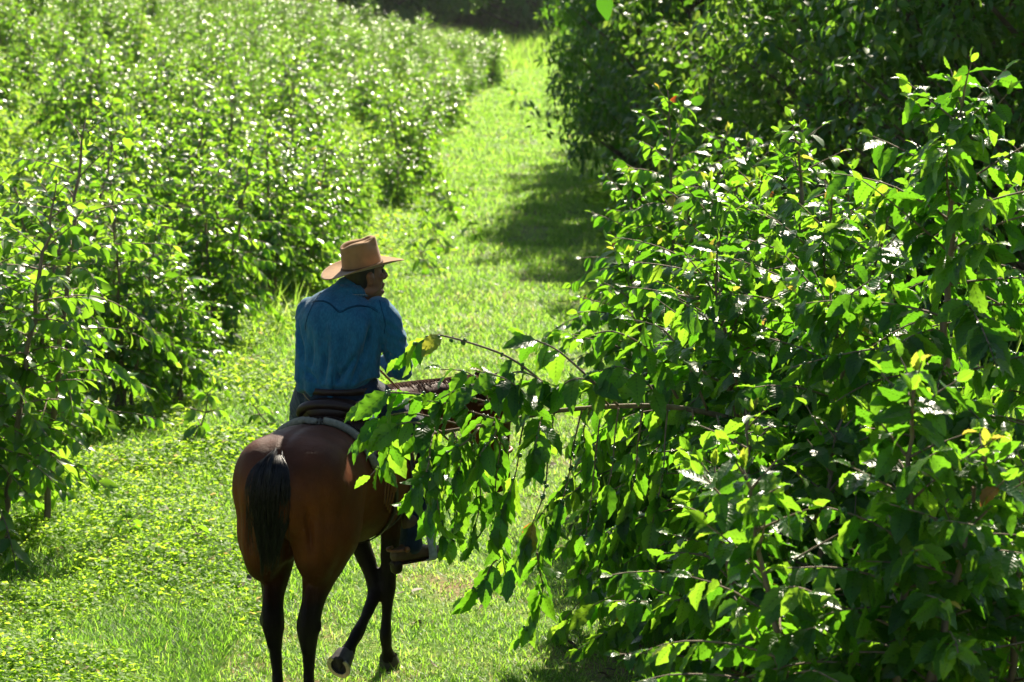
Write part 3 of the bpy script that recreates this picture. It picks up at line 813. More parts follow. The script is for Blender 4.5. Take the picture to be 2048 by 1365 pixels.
for (px, D, k, sc, lab) in [
        (1312, 77, 0, (1.15, 1.1), 'dark tree furthest up the right side of the track'),
        (1350, 60, 1, (.95, 1.05), 'dark tree whose low boughs droop over the track edge'),
        (1318, 48, 3, (.85, 1.3), 'narrow dark tree behind the rounded coffee bush, throwing the broad shadow on the track'),
        (1300, 54, 0, (.85, 1.3), 'slim dark tree leaning over the track between the drooping and the narrow one'),
        (1310, 43, 1, (.85, 1.25), 'slim dark tree in front of the narrow dark tree'),
        (1405, 38.0, 0, (.92, 1.2), 'dark glossy tree standing between the narrow tree and the olive green one'),
        (1600, 31.5, 2, (.95, 1.0), 'olive green tree with fine light leaves in the dark row'),
        (1790, 27, 2, (.95, 1.05), 'large olive green tree behind the tallest coffee bush'),
        (1960, 24.0, 1, (.9, 1.0), 'dark tree with creeper behind the tallest coffee bush'),
        (2130, 22.0, 3, (.9, 1.0), 'dark tree cut by the photo edge on the near end of the row'),
        (1560, 46, 3, (1.2, 1.2), 'dark tree in the second row behind the olive green ones'),
        (1800, 38, 0, (1.2, 1.2), 'broad dark tree in the second row, behind the large olive tree'),
        (2010, 34, 1, (1.2, 1.2), 'dark tree in the second row nearest the photo edge'),
        (1480, 62, 1, (1.3, 1.3), 'tall dark tree far back in the second row')]:
    p = at(px, 0, D)
    r = tag(empty('dark_tree', (p[0], D, gz(p[0], D)), random.uniform(0, 6.28)), lab, 'tree', GT)
    r.scale = (sc[0], sc[0], sc[1])
    link('trunk', TR[k][0], r); link('crown', TR[k][1], r)
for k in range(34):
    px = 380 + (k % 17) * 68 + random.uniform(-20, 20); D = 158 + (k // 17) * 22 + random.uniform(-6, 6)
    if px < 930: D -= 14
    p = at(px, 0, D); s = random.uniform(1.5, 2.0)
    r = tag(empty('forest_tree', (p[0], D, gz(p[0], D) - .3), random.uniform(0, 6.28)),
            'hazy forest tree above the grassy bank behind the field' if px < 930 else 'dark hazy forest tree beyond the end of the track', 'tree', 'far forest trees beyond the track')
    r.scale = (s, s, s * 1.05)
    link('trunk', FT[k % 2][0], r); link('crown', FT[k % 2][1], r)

for k in range(22):
    px = 470 + k * 24 + random.uniform(-12, 12); D = random.uniform(112, 128)
    p = at(px, 0, D); s = random.uniform(.75, 1.25)
    r = tag(empty('wild_bush', (p[0], D, gz(p[0], D) - .05), random.uniform(0, 6.28)), 'pale wild bush in the tall grass of the bank above the field', 'bush', 'wild bushes on the far bank'); r.scale = (s * 1.3, s * 1.3, s)
    kind = random.choice(LO); link('stem', kind[0], r); link('foliage', kind[1], r)

# shade tree just outside the frame: one low twig hangs into the top of the picture
def shade_tree():
    r = np.random.default_rng(400)
    root = tag(empty('shade_tree', (3.4, 8.6, gz(3.4, 8.6))), 'overhanging shade tree, only one hanging leaf dips into the top of the picture', 'tree')
    base = np.array([3.4, 8.6, gz(3.4, 8.6)])
    Wm = MB(); F = Foliage()
    tp = catmull(np.array([[0, 0, -.2], [.05, 0, 2], [-.05, .1, 4], [.1, .1, 6.0]]), 5); tube(Wm, tp, np.linspace(.13, .05, len(tp)), 10)
    tip = at(1207, -12, 8.0) - base
    b = catmull(np.array([[-.03, .08, 3.9], [-1.0, -.2, 4.45], [-2.2, -.45, 4.3], tip + np.array([.15, .05, .45]), tip]), 5)
    tube(Wm, b, np.linspace(.035, .004, len(b)), 6)
    F.add(tip + [0, 0, .02], np.array([.04, .1, -1]), np.array([-.5, -1, .2]), .115, .030, .3, .05)
    for q in range(14):
        p = b[int(r.uniform(.45, .9) * (len(b) - 4))]
        F.add(p, unit(r.normal(size=3)) + np.array([0, 0, .5]), UP + r.normal(size=3) * .4, .12, .03, .5, r.random())
    for q in range(700):
        p = tp[-1] + r.normal(size=3) * np.array([.9, .9, .6]) + np.array([1.2, 0, .8])
        F.add(p, r.normal(size=3), UP + r.normal(size=3) * .4, .14, .035, .5, r.random())
    Wm.obj('trunk', BARK_DARK, root); F.grow(T_MID, r).obj('crown', G['tree'], root)
shade_tree()
# ------------------------------------------------------------------ horse (local frame: x right, y forward, z up; origin between the hind feet)
HX, HY, HEAD = -1.03, 11.2, R(14)
HZ = gz(HX, HY)
FWD = np.array([math.sin(HEAD), math.cos(HEAD)]); RGT = np.array([math.cos(HEAD), -math.sin(HEAD)])
def loc(px, py, D):
    """planning aid: photograph pixel and distance -> horse frame"""
    p = at(px, py, D); d = p[:2] - np.array([HX, HY])
    return np.array([d @ RGT, d @ FWD, p[2] - HZ])

def coat_mat():
    m, nt, out = new_mat('bay_coat'); L = nt.links
    tc = N(nt, 'ShaderNodeTexCoord'); sep = N(nt, 'ShaderNodeSeparateXYZ'); L.new(tc.outputs['Object'], sep.inputs[0])
    nz = N(nt, 'ShaderNodeTexNoise'); nz.inputs['Scale'].default_value = 7; nz.inputs['Detail'].default_value = 6; L.new(tc.outputs['Object'], nz.inputs[0])
    # black points: lower legs
    h = N(nt, 'ShaderNodeMath', operation='MULTIPLY_ADD'); L.new(nz.outputs[0], h.inputs[0]); h.inputs[1].default_value = .22; L.new(sep.outputs[2], h.inputs[2])
    r = ramp(nt, [(0.0, (.006, .004, .004)), (.60, (.010, .005, .004)), (.74, (.042, .011, .003)), (.90, (.115, .030, .006)), (1.0, (.125, .033, .007))], None)
    mr = N(nt, 'ShaderNodeMapRange'); L.new(h.outputs[0], mr.inputs[0]); mr.inputs[1].default_value = .2; mr.inputs[2].default_value = 1.2
    L.new(mr.outputs[0], r.inputs[0])
    # darker back line
    mr2 = N(nt, 'ShaderNodeMapRange'); L.new(h.outputs[0], mr2.inputs[0]); mr2.inputs[1].default_value = 1.35; mr2.inputs[2].default_value = 1.62; mr2.inputs[3].default_value = 0; mr2.inputs[4].default_value = .75
    mx = N(nt, 'ShaderNodeMix', data_type='RGBA'); L.new(mr2.outputs[0], mx.inputs[0]); L.new(r.outputs[0], mx.inputs[6]); mx.inputs[7].default_value = (.022, .008, .005, 1)
    n3 = N(nt, 'ShaderNodeTexNoise'); n3.inputs['Scale'].default_value = 3; n3.inputs['Detail'].default_value = 8; n3.inputs['Roughness'].default_value = .7; L.new(tc.outputs['Object'], n3.inputs[0])
    vr = N(nt, 'ShaderNodeMapRange'); L.new(n3.outputs[0], vr.inputs[0]); vr.inputs[1].default_value = .3; vr.inputs[2].default_value = .7; vr.inputs[3].default_value = .62; vr.inputs[4].default_value = 1.45
    sc = N(nt, 'ShaderNodeVectorMath', operation='SCALE'); L.new(mx.outputs[2], sc.inputs[0]); L.new(vr.outputs[0], sc.inputs['Scale'])
    p = N(nt, 'ShaderNodeBsdfPrincipled'); L.new(sc.outputs[0], p.inputs['Base Color'])
    p.inputs['Roughness'].default_value = .55; p.inputs['Specular IOR Level'].default_value = .13
    p.inputs['Sheen Weight'].default_value = .0; p.inputs['Sheen Roughness'].default_value = .4
    # short hair: fine stretched bump
    mp = N(nt, 'ShaderNodeMapping'); mp.inputs['Scale'].default_value = (110, 110, 30); L.new(tc.outputs['Object'], mp.inputs[0])
    nb = N(nt, 'ShaderNodeTexNoise'); nb.inputs['Scale'].default_value = 1; nb.inputs['Detail'].default_value = 5; nb.inputs['Roughness'].default_value = .7; L.new(mp.outputs[0], nb.inputs[0])
    b = N(nt, 'ShaderNodeBump'); b.inputs['Strength'].default_value = .75; b.inputs['Distance'].default_value = .006; L.new(nb.outputs[0], b.inputs['Height']); L.new(b.outputs[0], p.inputs['Normal'])
    L.new(p.outputs[0], out.inputs[0])
    return m
COAT = coat_mat()
HAIR_BLACK = simple('black_horse_hair', (.005, .004, .005), .38, .35, 0)
HOOF = simple('hoof_horn', (.045, .038, .032), .6, .4, 25, .4, .3, 60)
IRON = simple('worn_iron', (.35, .34, .33), .45, .5, 60, .3, metal=.9)
SOLE = simple('hoof_sole', (.035, .030, .024), .9, .2, 30, .4, .5, 40)
LEATHER = simple('dark_leather', (.020, .008, .005), .45, .3, 30, .35, .25, 120)
LEATHER_TAN = simple('tan_leather', (.20, .075, .028), .5, .4, 40, .3, .25, 120)
FLEECE = simple('grey_fleece', (.21, .20, .155), .95, .1, 60, .25, 1.0, 160)
RIM_GLARE = simple('pale_edge_glare', (.62, .63, .64), .45, .5, 20, .15)  # pale tone of light reflecting off the cantle edge
DENIM = None

horse = tag(empty('horse', (HX, HY, HZ), -HEAD), 'bay horse with black tail and legs walking away, one forefoot lifted', 'horse')

hb = MB()
# trunk
loft(hb, [(0, -.20, 1.20, .15, .18), (0, -.10, 1.205, .255, .275), (0, .06, 1.205, .292, .305), (0, .24, 1.20, .285, .30), (0, .46, 1.165, .278, .30), (0, .72, 1.135, .305, .325),
          (0, .95, 1.14, .295, .34), (0, 1.12, 1.175, .25, .345), (.01, 1.28, 1.17, .205, .30), (.02, 1.42, 1.15, .14, .22)], (1, 0, 0), 30, 4, 2.15)
# croup and haunch muscle
for s in (-1, 1):
    ellipsoid(hb, (s * .130, -.03, 1.25), (.155, .205, .235))
    ellipsoid(hb, (s * .130, -.075, 1.06), (.125, .145, .27))
    ellipsoid(hb, (s * .185, .15, 1.10), (.10, .19, .25))
# neck and head
NB = [(0, 1.16, 1.22, .17, .29), (.05, 1.38, 1.29, .125, .225), (.16, 1.57, 1.33, .095, .18), (.29, 1.73, 1.36, .085, .145), (.385, 1.84, 1.385, .078, .12)]
loft(hb, NB, (1, 0, 0), 22)
HD = [(.405, 1.865, 1.40, .070, .085), (.435, 1.905, 1.33, .098, .115), (.452, 1.925, 1.23, .105, .13), (.470, 1.955, 1.12, .082, .10), (.485, 1.98, 1.01, .062, .070), (.493, 1.99, .93, .062, .062), (.490, 1.985, .885, .048, .048)]
loft(hb, HD, (.77, -.64, 0), 20)
ellipsoid(hb, (.405, 1.865, 1.22), (.075, .085, .10))           # jowl
# legs
def mir(secs, s, dy=0): return [(s * x, y + dy, z, a, b) for x, y, z, a, b in secs]
HIND = [(.15, .08, 1.22, .13, .23), (.152, .08, 1.05, .135, .22), (.140, .045, .92, .108, .165), (.122, -.015, .81, .076, .112), (.112, -.07, .70, .051, .078), (.102, -.105, .615, .056, .072), (.098, -.10, .545, .046, .060),
        (.095, -.09, .46, .032, .044), (.092, -.08, .36, .027, .036), (.091, -.075, .26, .029, .037), (.091, -.07, .195, .041, .048), (.091, -.04, .13, .033, .036), (.091, -.015, .085, .046, .05)]
loft(hb, mir(HIND, 1, .0), (1, 0, 0), 18); loft(hb, mir([(x - .004, y, z, a * .97, b) for x, y, z, a, b in HIND], -1, .06), (1, 0, 0), 18)
for s, dy in ((1, 0), (-1, .06)):
    loft(hb, [(s * .098, -.140 + dy, .48, .018, .022), (s * .102, -.172 + dy, .62, .026, .030), (s * .112, -.140 + dy, .78, .016, .02)], (1, 0, 0), 10)   # point of hock, tendon
    ellipsoid(hb, (s * .118, -.10 + dy, .60), (.050, .045, .050))
    ellipsoid(hb, (s * .068, -.095 + dy, .575), (.026, .04, .05))
ellipsoid(hb, (0, .02, .93), (.05, .10, .07))
FORE_R = [(.13, 1.24, 1.15, .09, .19), (.125, 1.215, .98, .088, .14), (.115, 1.22, .85, .068, .095), (.098, 1.235, .70, .052, .066), (.082, 1.25, .55, .042, .052), (.075, 1.26, .46, .046, .052), (.072, 1.26, .39, .033, .040),
          (.068, 1.255, .29, .027, .034), (.065, 1.25, .20, .034, .042), (.062, 1.28, .12, .030, .034), (.060, 1.305, .075, .044, .048)]
loft(hb, FORE_R, (1, 0, 0), 16)
FORE_L = [(-.13, 1.24, 1.12, .09, .19), (-.125, 1.21, .95, .086, .13), (-.10, 1.21, .82, .066, .092), (-.058, 1.225, .68, .052, .066), (-.01, 1.245, .54, .042, .052), (.012, 1.245, .455, .046, .052), (.010, 1.19, .40, .034, .040),
          (.0, 1.10, .335, .027, .034), (-.012, 1.005, .275, .034, .042), (-.028, .955, .232, .031, .034), (-.042, .925, .195, .045, .048)]
loft(hb, FORE_L, (1, 0, 0), 16)
ellipsoid(hb, (.075, 1.29, .465), (.035, .03, .04)); ellipsoid(hb, (.012, 1.27, .47), (.035, .03, .04))
# ears
for px, py, s in ((962, 730, 0), (1000, 742, 1)):
    tip = loc(px, py, 12.93)
    base = np.array([.375 if s == 0 else .435, 1.87 if s == 0 else 1.845, 1.46])
    mid = (tip + base) * .5
    loft(hb, [(*base, .022, .022), (*(mid), .026, .014), (*tip, .005, .004)], (.9, -.3, 0), 10)

def horse_form(co, no):
    x, y, z = co[:, 0], co[:, 1], co[:, 2]
    out = co.copy()
    def push(cx, cy, cz, rx, ry, rz, amt):
        g = np.exp(-((np.abs(x) - cx) / rx) ** 2 - ((y - cy) / ry) ** 2 - ((z - cz) / rz) ** 2)
        out[:] = out + no * (g * amt * 1.5)[:, None]
    push(0, -.22, 1.05, .024, .16, .28, -.060)          # cleft under the tail
    push(0, -.05, .90, .022, .16, .16, -.035)
    push(.150, -.20, 1.07, .014, .12, .085, -.022)
    push(.215, -.10, 1.10, .020, .14, .20, -.012)
    push(.10, -.15, 1.36, .05, .10, .07, .010)
    push(.25, .02, 1.02, .05, .12, .12, .010)        # groove between the thigh muscles
    push(.23, .30, 1.10, .06, .05, .18, -.020)          # flank hollow
    push(.29, .36, 1.0, .08, .07, .12, -.018)
    push(.22, .14, 1.42, .06, .06, .05, .014)           # point of hip
    push(0, .15, 1.52, .03, .35, .1, -.006)             # furrow along the croup
    f = np.array([noise.fractal(Vector((a * 9, b * 9, c * 9)), 1.0, 2.0, 3) for a, b, c in co])
    out += no * (f * .0028)[:, None]
    return out
organic('body', hb, .010, 3, COAT, horse, horse_form, (34, lambda c: .12 + .88 * np.clip((c[:, 2] - .72) / .25, 0, 1) * np.clip((1.35 - c[:, 1]) / .2, .15, 1)))

# hooves
def hoof(c, axis, fwd, lift=False):
    mb = MB()
    c = np.array(c, float); axis = nrm(np.array(axis, float)); fwd = np.array(fwd, float); fwd = nrm(fwd - axis * (fwd @ axis)); sd = np.cross(axis, fwd)
    seg = 24; rings = [(.0, .047, 0), (.012, .050, .0), (.045, .056, .010), (.082, .062, .020)]
    V = []; ang = np.arange(seg) / seg * 2 * np.pi
    for d, r, f in rings:
        fl = np.where(np.sin(ang) < -.55, .80, 1.0)
        V.append(c + axis * d + fwd * f + (np.cos(ang)[:, None] * sd * r * .96 + np.sin(ang)[:, None] * fwd * r * 1.08) * fl[:, None])
    V = np.concatenate(V); n = len(rings)
    i, j = np.meshgrid(np.arange(n - 1), np.arange(seg), indexing='ij'); j2 = (j + 1) % seg
    mb.add(V, np.stack([i * seg + j, i * seg + j2, (i + 1) * seg + j2, (i + 1) * seg + j], -1).reshape(-1, 4))
    h = mb.obj('hoof', HOOF, horse)
    s = MB(); ring = V[-seg:]; ctr = ring.mean(0)
    pts = np.concatenate([ring, ctr + (ring - ctr) * .6 - axis * .012, [ctr - axis * .014]])
    f4 = [(q, (q + 1) % seg, seg + (q + 1) % seg, seg + q) for q in range(seg)]
    f3 = [(seg + q, seg + (q + 1) % seg, 2 * seg) for q in range(seg)]
    s.add(pts, f4, f3); s.obj('sole', SOLE, h)
    fr = MB(); loft(fr, [(*(ctr - fwd * .050 - axis * .004), .026, .012), (*(ctr - fwd * .01 - axis * .006), .014, .012), (*(ctr + fwd * .025 - axis * .008), .004, .008)], sd, 10, 3); fr.obj('frog', SOLE, h)
    sh = MB(); a2 = np.linspace(R(-52), R(232), 24)
    arc = np.array([ctr + axis * .005 + (math.cos(a) * sd * .056 + math.sin(a) * fwd * .060) for a in a2])
    rr = []
    for k, p in enumerate(arc):
        t = nrm(arc[min(k + 1, 23)] - arc[max(k - 1, 0)]); o2 = np.cross(t, axis)
        rr += [p + o2 * .011 - axis * .005, p + o2 * .011 + axis * .004, p - o2 * .011 + axis * .004, p - o2 * .011 - axis * .005]
    f = []
    for k in range(23):
        for q in range(4): f.append((k * 4 + q, k * 4 + (q + 1) % 4, k * 4 + 4 + (q + 1) % 4, k * 4 + 4 + q))
    f += [(0, 3, 2, 1), (92, 93, 94, 95)]
    sh.add(rr, f); sh.obj('horseshoe', IRON, h, smooth=False)
hoof((.091, -.010, .085), (0, .12, -1), (0, 1, 0)); hoof((-.087, .050, .085), (0, .12, -1), (0, 1, 0))
hoof((.060, 1.312, .080), (0, .10, -1), (0, 1, 0))
hoof((-.045, .918, .190), (-.22, -.88, -.42), (-.1, .42, -.90))

# tail, mane: many thin locks
def strand(mb, pts, r, seg=4):
    pts = np.asarray(pts); tube(mb, pts, r, seg, cap=False)
rt = np.random.default_rng(9)
tm = MB()
core = [(0, -.225, 1.415), (-.004, -.275, 1.37), (-.012, -.300, 1.25), (-.02, -.300, 1.12), (-.022, -.290, 1.0)]
loft(tm, [(*core[0], .026, .022), (*core[1], .044, .034), (*core[2], .040, .030), (*core[3], .016, .014)], (1, 0, 0), 14)
for k in range(58):        # locks of hair, each with its own length and fall
    u = rt.uniform(-1, 1); front = rt.uniform(.15, 1)
    wide = .072 * u; bulge = .058 * math.sqrt(max(0, 1 - u * u)) * front
    ln = rt.choice([rt.uniform(.24, .38), rt.uniform(.36, .54)]); sway = rt.normal() * .010; endw = rt.uniform(.25, .75)
    z0 = 1.475 - .10 * rt.random() - .03 * abs(u)
    for q in range(20):
        e = rt.normal(size=3) * np.array([.006, .004, .004])
        x0 = u * .034; y0 = -.215 - .028 * math.sqrt(max(0, 1 - u * u)) * front
        l2 = ln * rt.uniform(.82, 1.06)
        p1 = np.array((x0 + wide * .55 - .004, -.275 - bulge * .7, z0 - .05)) + e * .5
        p2 = np.array((x0 * .6 + wide - .012, -.292 - bulge * .8, z0 - l2 * .45)) + e
        p3 = np.array((wide * (.5 + .4 * endw) - .026 + sway, -.290 - bulge * .5, z0 - l2 * .8)) + e * .9
        p4 = np.array((wide * endw - .042 + sway * 2, -.282 - bulge * .3, z0 - l2)) + e * 1.1
        c = catmull(np.array([(x0, y0, z0), p1, p2, p3, p4]), 4)
        strand(tm, c, np.linspace(.0026, .0006, len(c)) * rt.uniform(.7, 1.2))
for k in range(140):      # loose hairs
    u = rt.uniform(-1, 1); ln = rt.uniform(.30, .50); x0 = u * .03
    wide = .105 * u
    c = catmull(np.array([(x0, -.25, 1.44), (x0 + wide * .6, -.325, 1.38), (wide - .012, -.335 - rt.random() * .02, 1.44 - ln * .5), (wide * .85 - .03 + rt.normal() * .02, -.30 + rt.normal() * .02, 1.44 - ln)]), 5)
    strand(tm, c, np.linspace(.0016, .0005, len(c)))
tm.obj('tail', HAIR_BLACK, horse)
mm = MB()
NC = catmull(np.array([(n[0], n[1], n[2] + n[4] * .93) for n in NB] + [(.41, 1.875, 1.475)]), 8)
HAIR_BROWN = simple('brown_mane_hair', (.05, .020, .010), .85, .1, 20, .4)
for k in range(620):
    q = rt.uniform(4, len(NC) - 1.01); i = int(q); p = NC[i] + (NC[i + 1] - NC[i]) * (q - i)
    sgn = -1 if rt.random() < .75 else 1
    ln = rt.uniform(.10, .24) if sgn < 0 else rt.uniform(.05, .13)
    s0 = np.array([.85, -.5, 0]) * sgn
    c = catmull(np.array([p - [0, 0, .02], p + s0 * .015 + [0, 0, .018], p + s0 * .06 + [0, 0, -ln * .3], p + s0 * (.075 + .02 * rt.random()) + [rt.normal() * .01, rt.normal() * .01, -ln]]), 4)
    strand(mm, c, np.linspace(.0035, .001, len(c)))
for k in range(120):      # forelock
    p = np.array([.42, 1.89, 1.465]) + rt.normal(size=3) * .012
    d = np.array([.64, .77, 0])
    c = catmull(np.array([p, p + d * .04 + [0, 0, .01], p + d * .075 + [rt.normal() * .012, rt.normal() * .012, -.08], p + d * .085 + [rt.normal() * .02, rt.normal() * .02, -.17]]), 4)
    strand(mm, c, np.linspace(.003, .001, len(c)))
mm.obj('mane', HAIR_BROWN, horse)
EYE = simple('dark_eye', (.01, .006, .005), .1, .6)
for s in (-1, 1):
    e = MB(); c = np.array([.458, 1.945, 1.26]) + np.array([.77, -.64, 0]) * s * .096
    ellipsoid(e, c, (.019, .019, .019)); e.obj('eye', EYE, horse)

# ------------------------------------------------------------------ saddle pad, saddle, bridle
BODY = [o for o in horse.children if o.name.startswith('body')][0]
def bvh_of(o):
    me = o.data
    return BVHTree.FromPolygons([tuple(v.co) for v in me.vertices], [tuple(p.vertices) for p in me.polygons])
BV = bvh_of(BODY)
def skin_pt(y, th, lift):
    """point on the horse's trunk at length y and angle th from the top"""
    o = Vector((0, y, 1.15)); d = Vector((math.sin(th), 0, math.cos(th)))
    far = o + d * .46
    h = BV.ray_cast(far, -d, 2)
    p = h[0] if h[0] else o + d * .3
    return np.array(p + d * lift)

pad = tag(empty('saddle_pad', (HX, HY, HZ), -HEAD), 'thick grey fleece saddle pad with a rolled edge lying on the back of the horse', 'saddle pad')
def drape(mb, ys, ths, lift, thick, yfun=None):
    ny, nt_ = len(ys), len(ths)
    top = np.zeros((ny, nt_, 3)); bot = np.zeros((ny, nt_, 3))
    for i, y in enumerate(ys):
        for j, th in enumerate(ths):
            yy = y + (yfun(th, i / (ny - 1)) if yfun else 0)
            top[i, j] = skin_pt(yy, th, lift + thick); bot[i, j] = skin_pt(yy, th, lift)
    V = np.concatenate([top.reshape(-1, 3), bot.reshape(-1, 3)]); o = ny * nt_
    f = []
    for i in range(ny - 1):
        for j in range(nt_ - 1):
            a = i * nt_ + j
            f += [(a, a + 1, a + nt_ + 1, a + nt_), (o + a, o + a + nt_, o + a + nt_ + 1, o + a + 1)]
    for i in range(ny - 1):
        for j in (0, nt_ - 1):
            a = i * nt_ + j; f.append((a, a + nt_, o + a + nt_, o + a))
    for j in range(nt_ - 1):
        for i in (0, ny - 1):
            a = i * nt_ + j; f.append((a, a + 1, o + a + 1, o + a))
    mb.add(V, f)
    return top
pm = MB()
ths = np.linspace(R(-66), R(66), 41)
PADB = lambda th: .345 + .05 * (abs(th) / R(66)) ** 2
drape(pm, np.linspace(0, .78, 26), ths, .004, .022, lambda th, q: PADB(th))
pm.obj('pad_body', FLEECE, pad)
rm = MB()
edge = np.array([skin_pt(PADB(t), t, .020) for t in ths])
dent = 1 - .30 * np.exp(-(ths / R(3)) ** 2)
tube(rm, edge, .019 * dent, 10)
for s in (-1, 1):
    side_ = np.array([skin_pt(PADB(R(66)) + q, s * R(66), .018) for q in np.linspace(0, .76, 22)])
    tube(rm, side_, .017, 10)
rm.obj('rolled_edge', FLEECE, pad)

sad = tag(empty('saddle', (HX, HY, HZ), -HEAD), 'dark leather western saddle with a low padded cantle and a pale rim standing for light on its edge', 'saddle')
sk = MB(); drape(sk, np.linspace(.44, 1.08, 20), np.linspace(R(-50), R(50), 31), .028, .010); sk.obj('skirt', LEATHER, sad)
# seat: between cantle and pommel
st = MB()
loft(st, [(0, .54, 1.515, .13, .055), (0, .62, 1.525, .145, .05), (0, .78, 1.520, .125, .045), (0, .95, 1.545, .10, .05), (0, 1.04, 1.575, .085, .06)], (1, 0, 0), 18)
organic('seat', st, .012, 5, LEATHER, sad)
cm = MB()   # cantle: an upright arc of padded leather
ca = np.linspace(R(-88), R(88), 25)
arc = np.array([(math.sin(a) * .158, .505 + .075 * (1 - math.cos(a)) , 1.480 + .074 * math.cos(a) ** .8 if abs(a) < R(89) else 1.5) for a in ca])
tube(cm, arc, .024, 12)
inner = np.concatenate([arc, arc * np.array([.98, 1, 1]) + np.array([0, .015, -.10])])
k = len(arc)
inner2 = inner + np.array([0, .02, 0])
cm.add(np.concatenate([inner, inner2]), [(q, q + 1, k + q + 1, k + q) for q in range(k - 1)] + [(2 * k + q, 3 * k + q, 3 * k + q + 1, 2 * k + q + 1) for q in range(k - 1)])
cm.obj('cantle', LEATHER, sad)
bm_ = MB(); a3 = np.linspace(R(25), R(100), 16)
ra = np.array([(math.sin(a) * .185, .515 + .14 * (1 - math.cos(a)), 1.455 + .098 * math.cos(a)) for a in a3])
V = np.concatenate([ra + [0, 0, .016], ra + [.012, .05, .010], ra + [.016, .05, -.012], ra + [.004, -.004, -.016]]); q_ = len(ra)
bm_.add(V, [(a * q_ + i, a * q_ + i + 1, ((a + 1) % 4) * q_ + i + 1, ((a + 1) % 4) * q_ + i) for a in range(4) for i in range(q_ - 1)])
bm_.obj('glare_rim', RIM_GLARE, sad)  # pale strip put in for light reflected on the right cantle leather
hm_ = MB(); loft(hm_, [(0, 1.06, 1.55, .05, .045), (0, 1.10, 1.63, .022, .022), (0, 1.115, 1.67, .022, .022)], (1, 0, 0), 14); ellipsoid(hm_, (0, 1.118, 1.69), (.042, .045, .014)); hm_.obj('horn', LEATHER, sad)
# cinch round the belly
def belly_ring(y0, y1, lift, w, name, mat, parent, a0=R(60), a1=R(300), n=44):
    mb = MB(); P = []; Q = []
    for a in np.linspace(a0, a1, n):
        y = y0 + (y1 - y0) * math.sin((a - a0) / (a1 - a0) * math.pi)
        P.append(skin_pt(y - w / 2, a, lift)); Q.append(skin_pt(y + w / 2, a, lift))
    P, Q = np.array(P), np.array(Q); cen = np.array([0, 0, 1.15]); 
    def inn(p):
        d = p - np.array([0, 1, 0]) * p[:, 1:2] * 0; v = p.copy(); v[:, 1] = 0; v = v - np.array([0, 0, 1.15]); v = nrm(v); v[:, 1] = 0; return p + v * .007
    V = np.concatenate([P, inn(P), inn(Q), Q]); k = len(P)
    mb.add(V, [(a * k + i, a * k + i + 1, ((a + 1) % 4) * k + i + 1, ((a + 1) % 4) * k + i) for a in range(4) for i in range(k - 1)])
    return mb.obj(name, mat, parent)
belly_ring(.98, 1.0, .004, .10, 'front_cinch', simple('webbing', (.10, .09, .07), .9, .2, 60, .3), sad)
belly_ring(.58, .74, .004, .045, 'rear_cinch', LEATHER, sad)
bk = MB(); tube(bk, [(.02, .74, .80), (.02, .86, .785), (.01, .96, .80)], .012, 6); bk.obj('cinch_strap', LEATHER, sad)
bu = MB(); loft(bu, [(.02, .72, .79, .026, .012), (.02, .72, .74, .026, .012)], (1, 0, 0), 10); bu.obj('buckle', IRON, sad)

STIRRUP = simple('worn_grey_binding', (.30, .31, .31), .5, .4, 40, .3)
# right leg of the rider: hip, knee, ankle in the horse frame; the left mirrors it
HIP, KNEE, ANK = np.array([.10, .76, 1.55]), np.array([.325, 1.17, 1.235]), np.array([.275, 1.02, .79])
TOE, HEEL = np.array([.385, 1.17, .705]), np.array([.225, .955, .70])
LOFF = np.array([-.045, .06, .02])
def lm(p, s): return p if s > 0 else p * np.array([-1, 1, 1]) + LOFF
for s in (1, -1):
    # stirrup leather + fender
    fm = MB(); a = lm(np.array([.245, .93, 1.36]), s); b = lm(np.array([.30, 1.02, .80]), s)
    pts = catmull(np.array([a, (a + b) / 2 + np.array([s * .035, -.01, .05]), b]), 6)
    W_ = np.interp(np.linspace(0, 1, len(pts)), [0, .4, .75, 1], [.05, .085, .05, .03])
    nv = np.array([s * 1.0, -.35, .15]); tw = nrm(np.cross(nv, [0, 0, 1]))
    V = np.concatenate([pts + tw * W_[:, None], pts - tw * W_[:, None], pts - tw * W_[:, None] + nv * .008, pts + tw * W_[:, None] + nv * .008]) - nv * .05; k = len(pts)
    fm.add(V, [(q * k + i, q * k + i + 1, ((q + 1) % 4) * k + i + 1, ((q + 1) % 4) * k + i) for q in range(4) for i in range(k - 1)])
    fm.obj('fender', LEATHER, sad)
    # stirrup: pale metal bound bow round the boot
    sm = MB(); d = nrm(lm(TOE, s) - lm(HEEL, s)); d[2] = 0; d = nrm(d); sd2 = np.cross(d, [0, 0, 1.0])
    c = lm(HEEL, s) * .36 + lm(TOE, s) * .64; c[2] = lm(TOE, s)[2] - .03
    bow = catmull(np.array([c - sd2 * .062, c - sd2 * .064 + [0, 0, .06], c - sd2 * .035 + [0, 0, .145], c + [0, 0, .165], c + sd2 * .035 + [0, 0, .145], c + sd2 * .064 + [0, 0, .06], c + sd2 * .062, c, c - sd2 * .062]), 5)
    V = []
    for i, p in enumerate(bow):
        t = nrm(bow[min(i + 1, len(bow) - 1)] - bow[max(i - 1, 0)]); o2 = np.cross(t, d)
        V += [p + d * .024 + o2 * .004, p + d * .024 - o2 * .004, p - d * .024 - o2 * .004, p - d * .024 + o2 * .004]
    sm.add(V, [(i * 4 + q, i * 4 + (q + 1) % 4, i * 4 + 4 + (q + 1) % 4, i * 4 + 4 + q) for i in range(len(bow) - 1) for q in range(4)])
    sm.obj('stirrup', STIRRUP, sad, smooth=False)
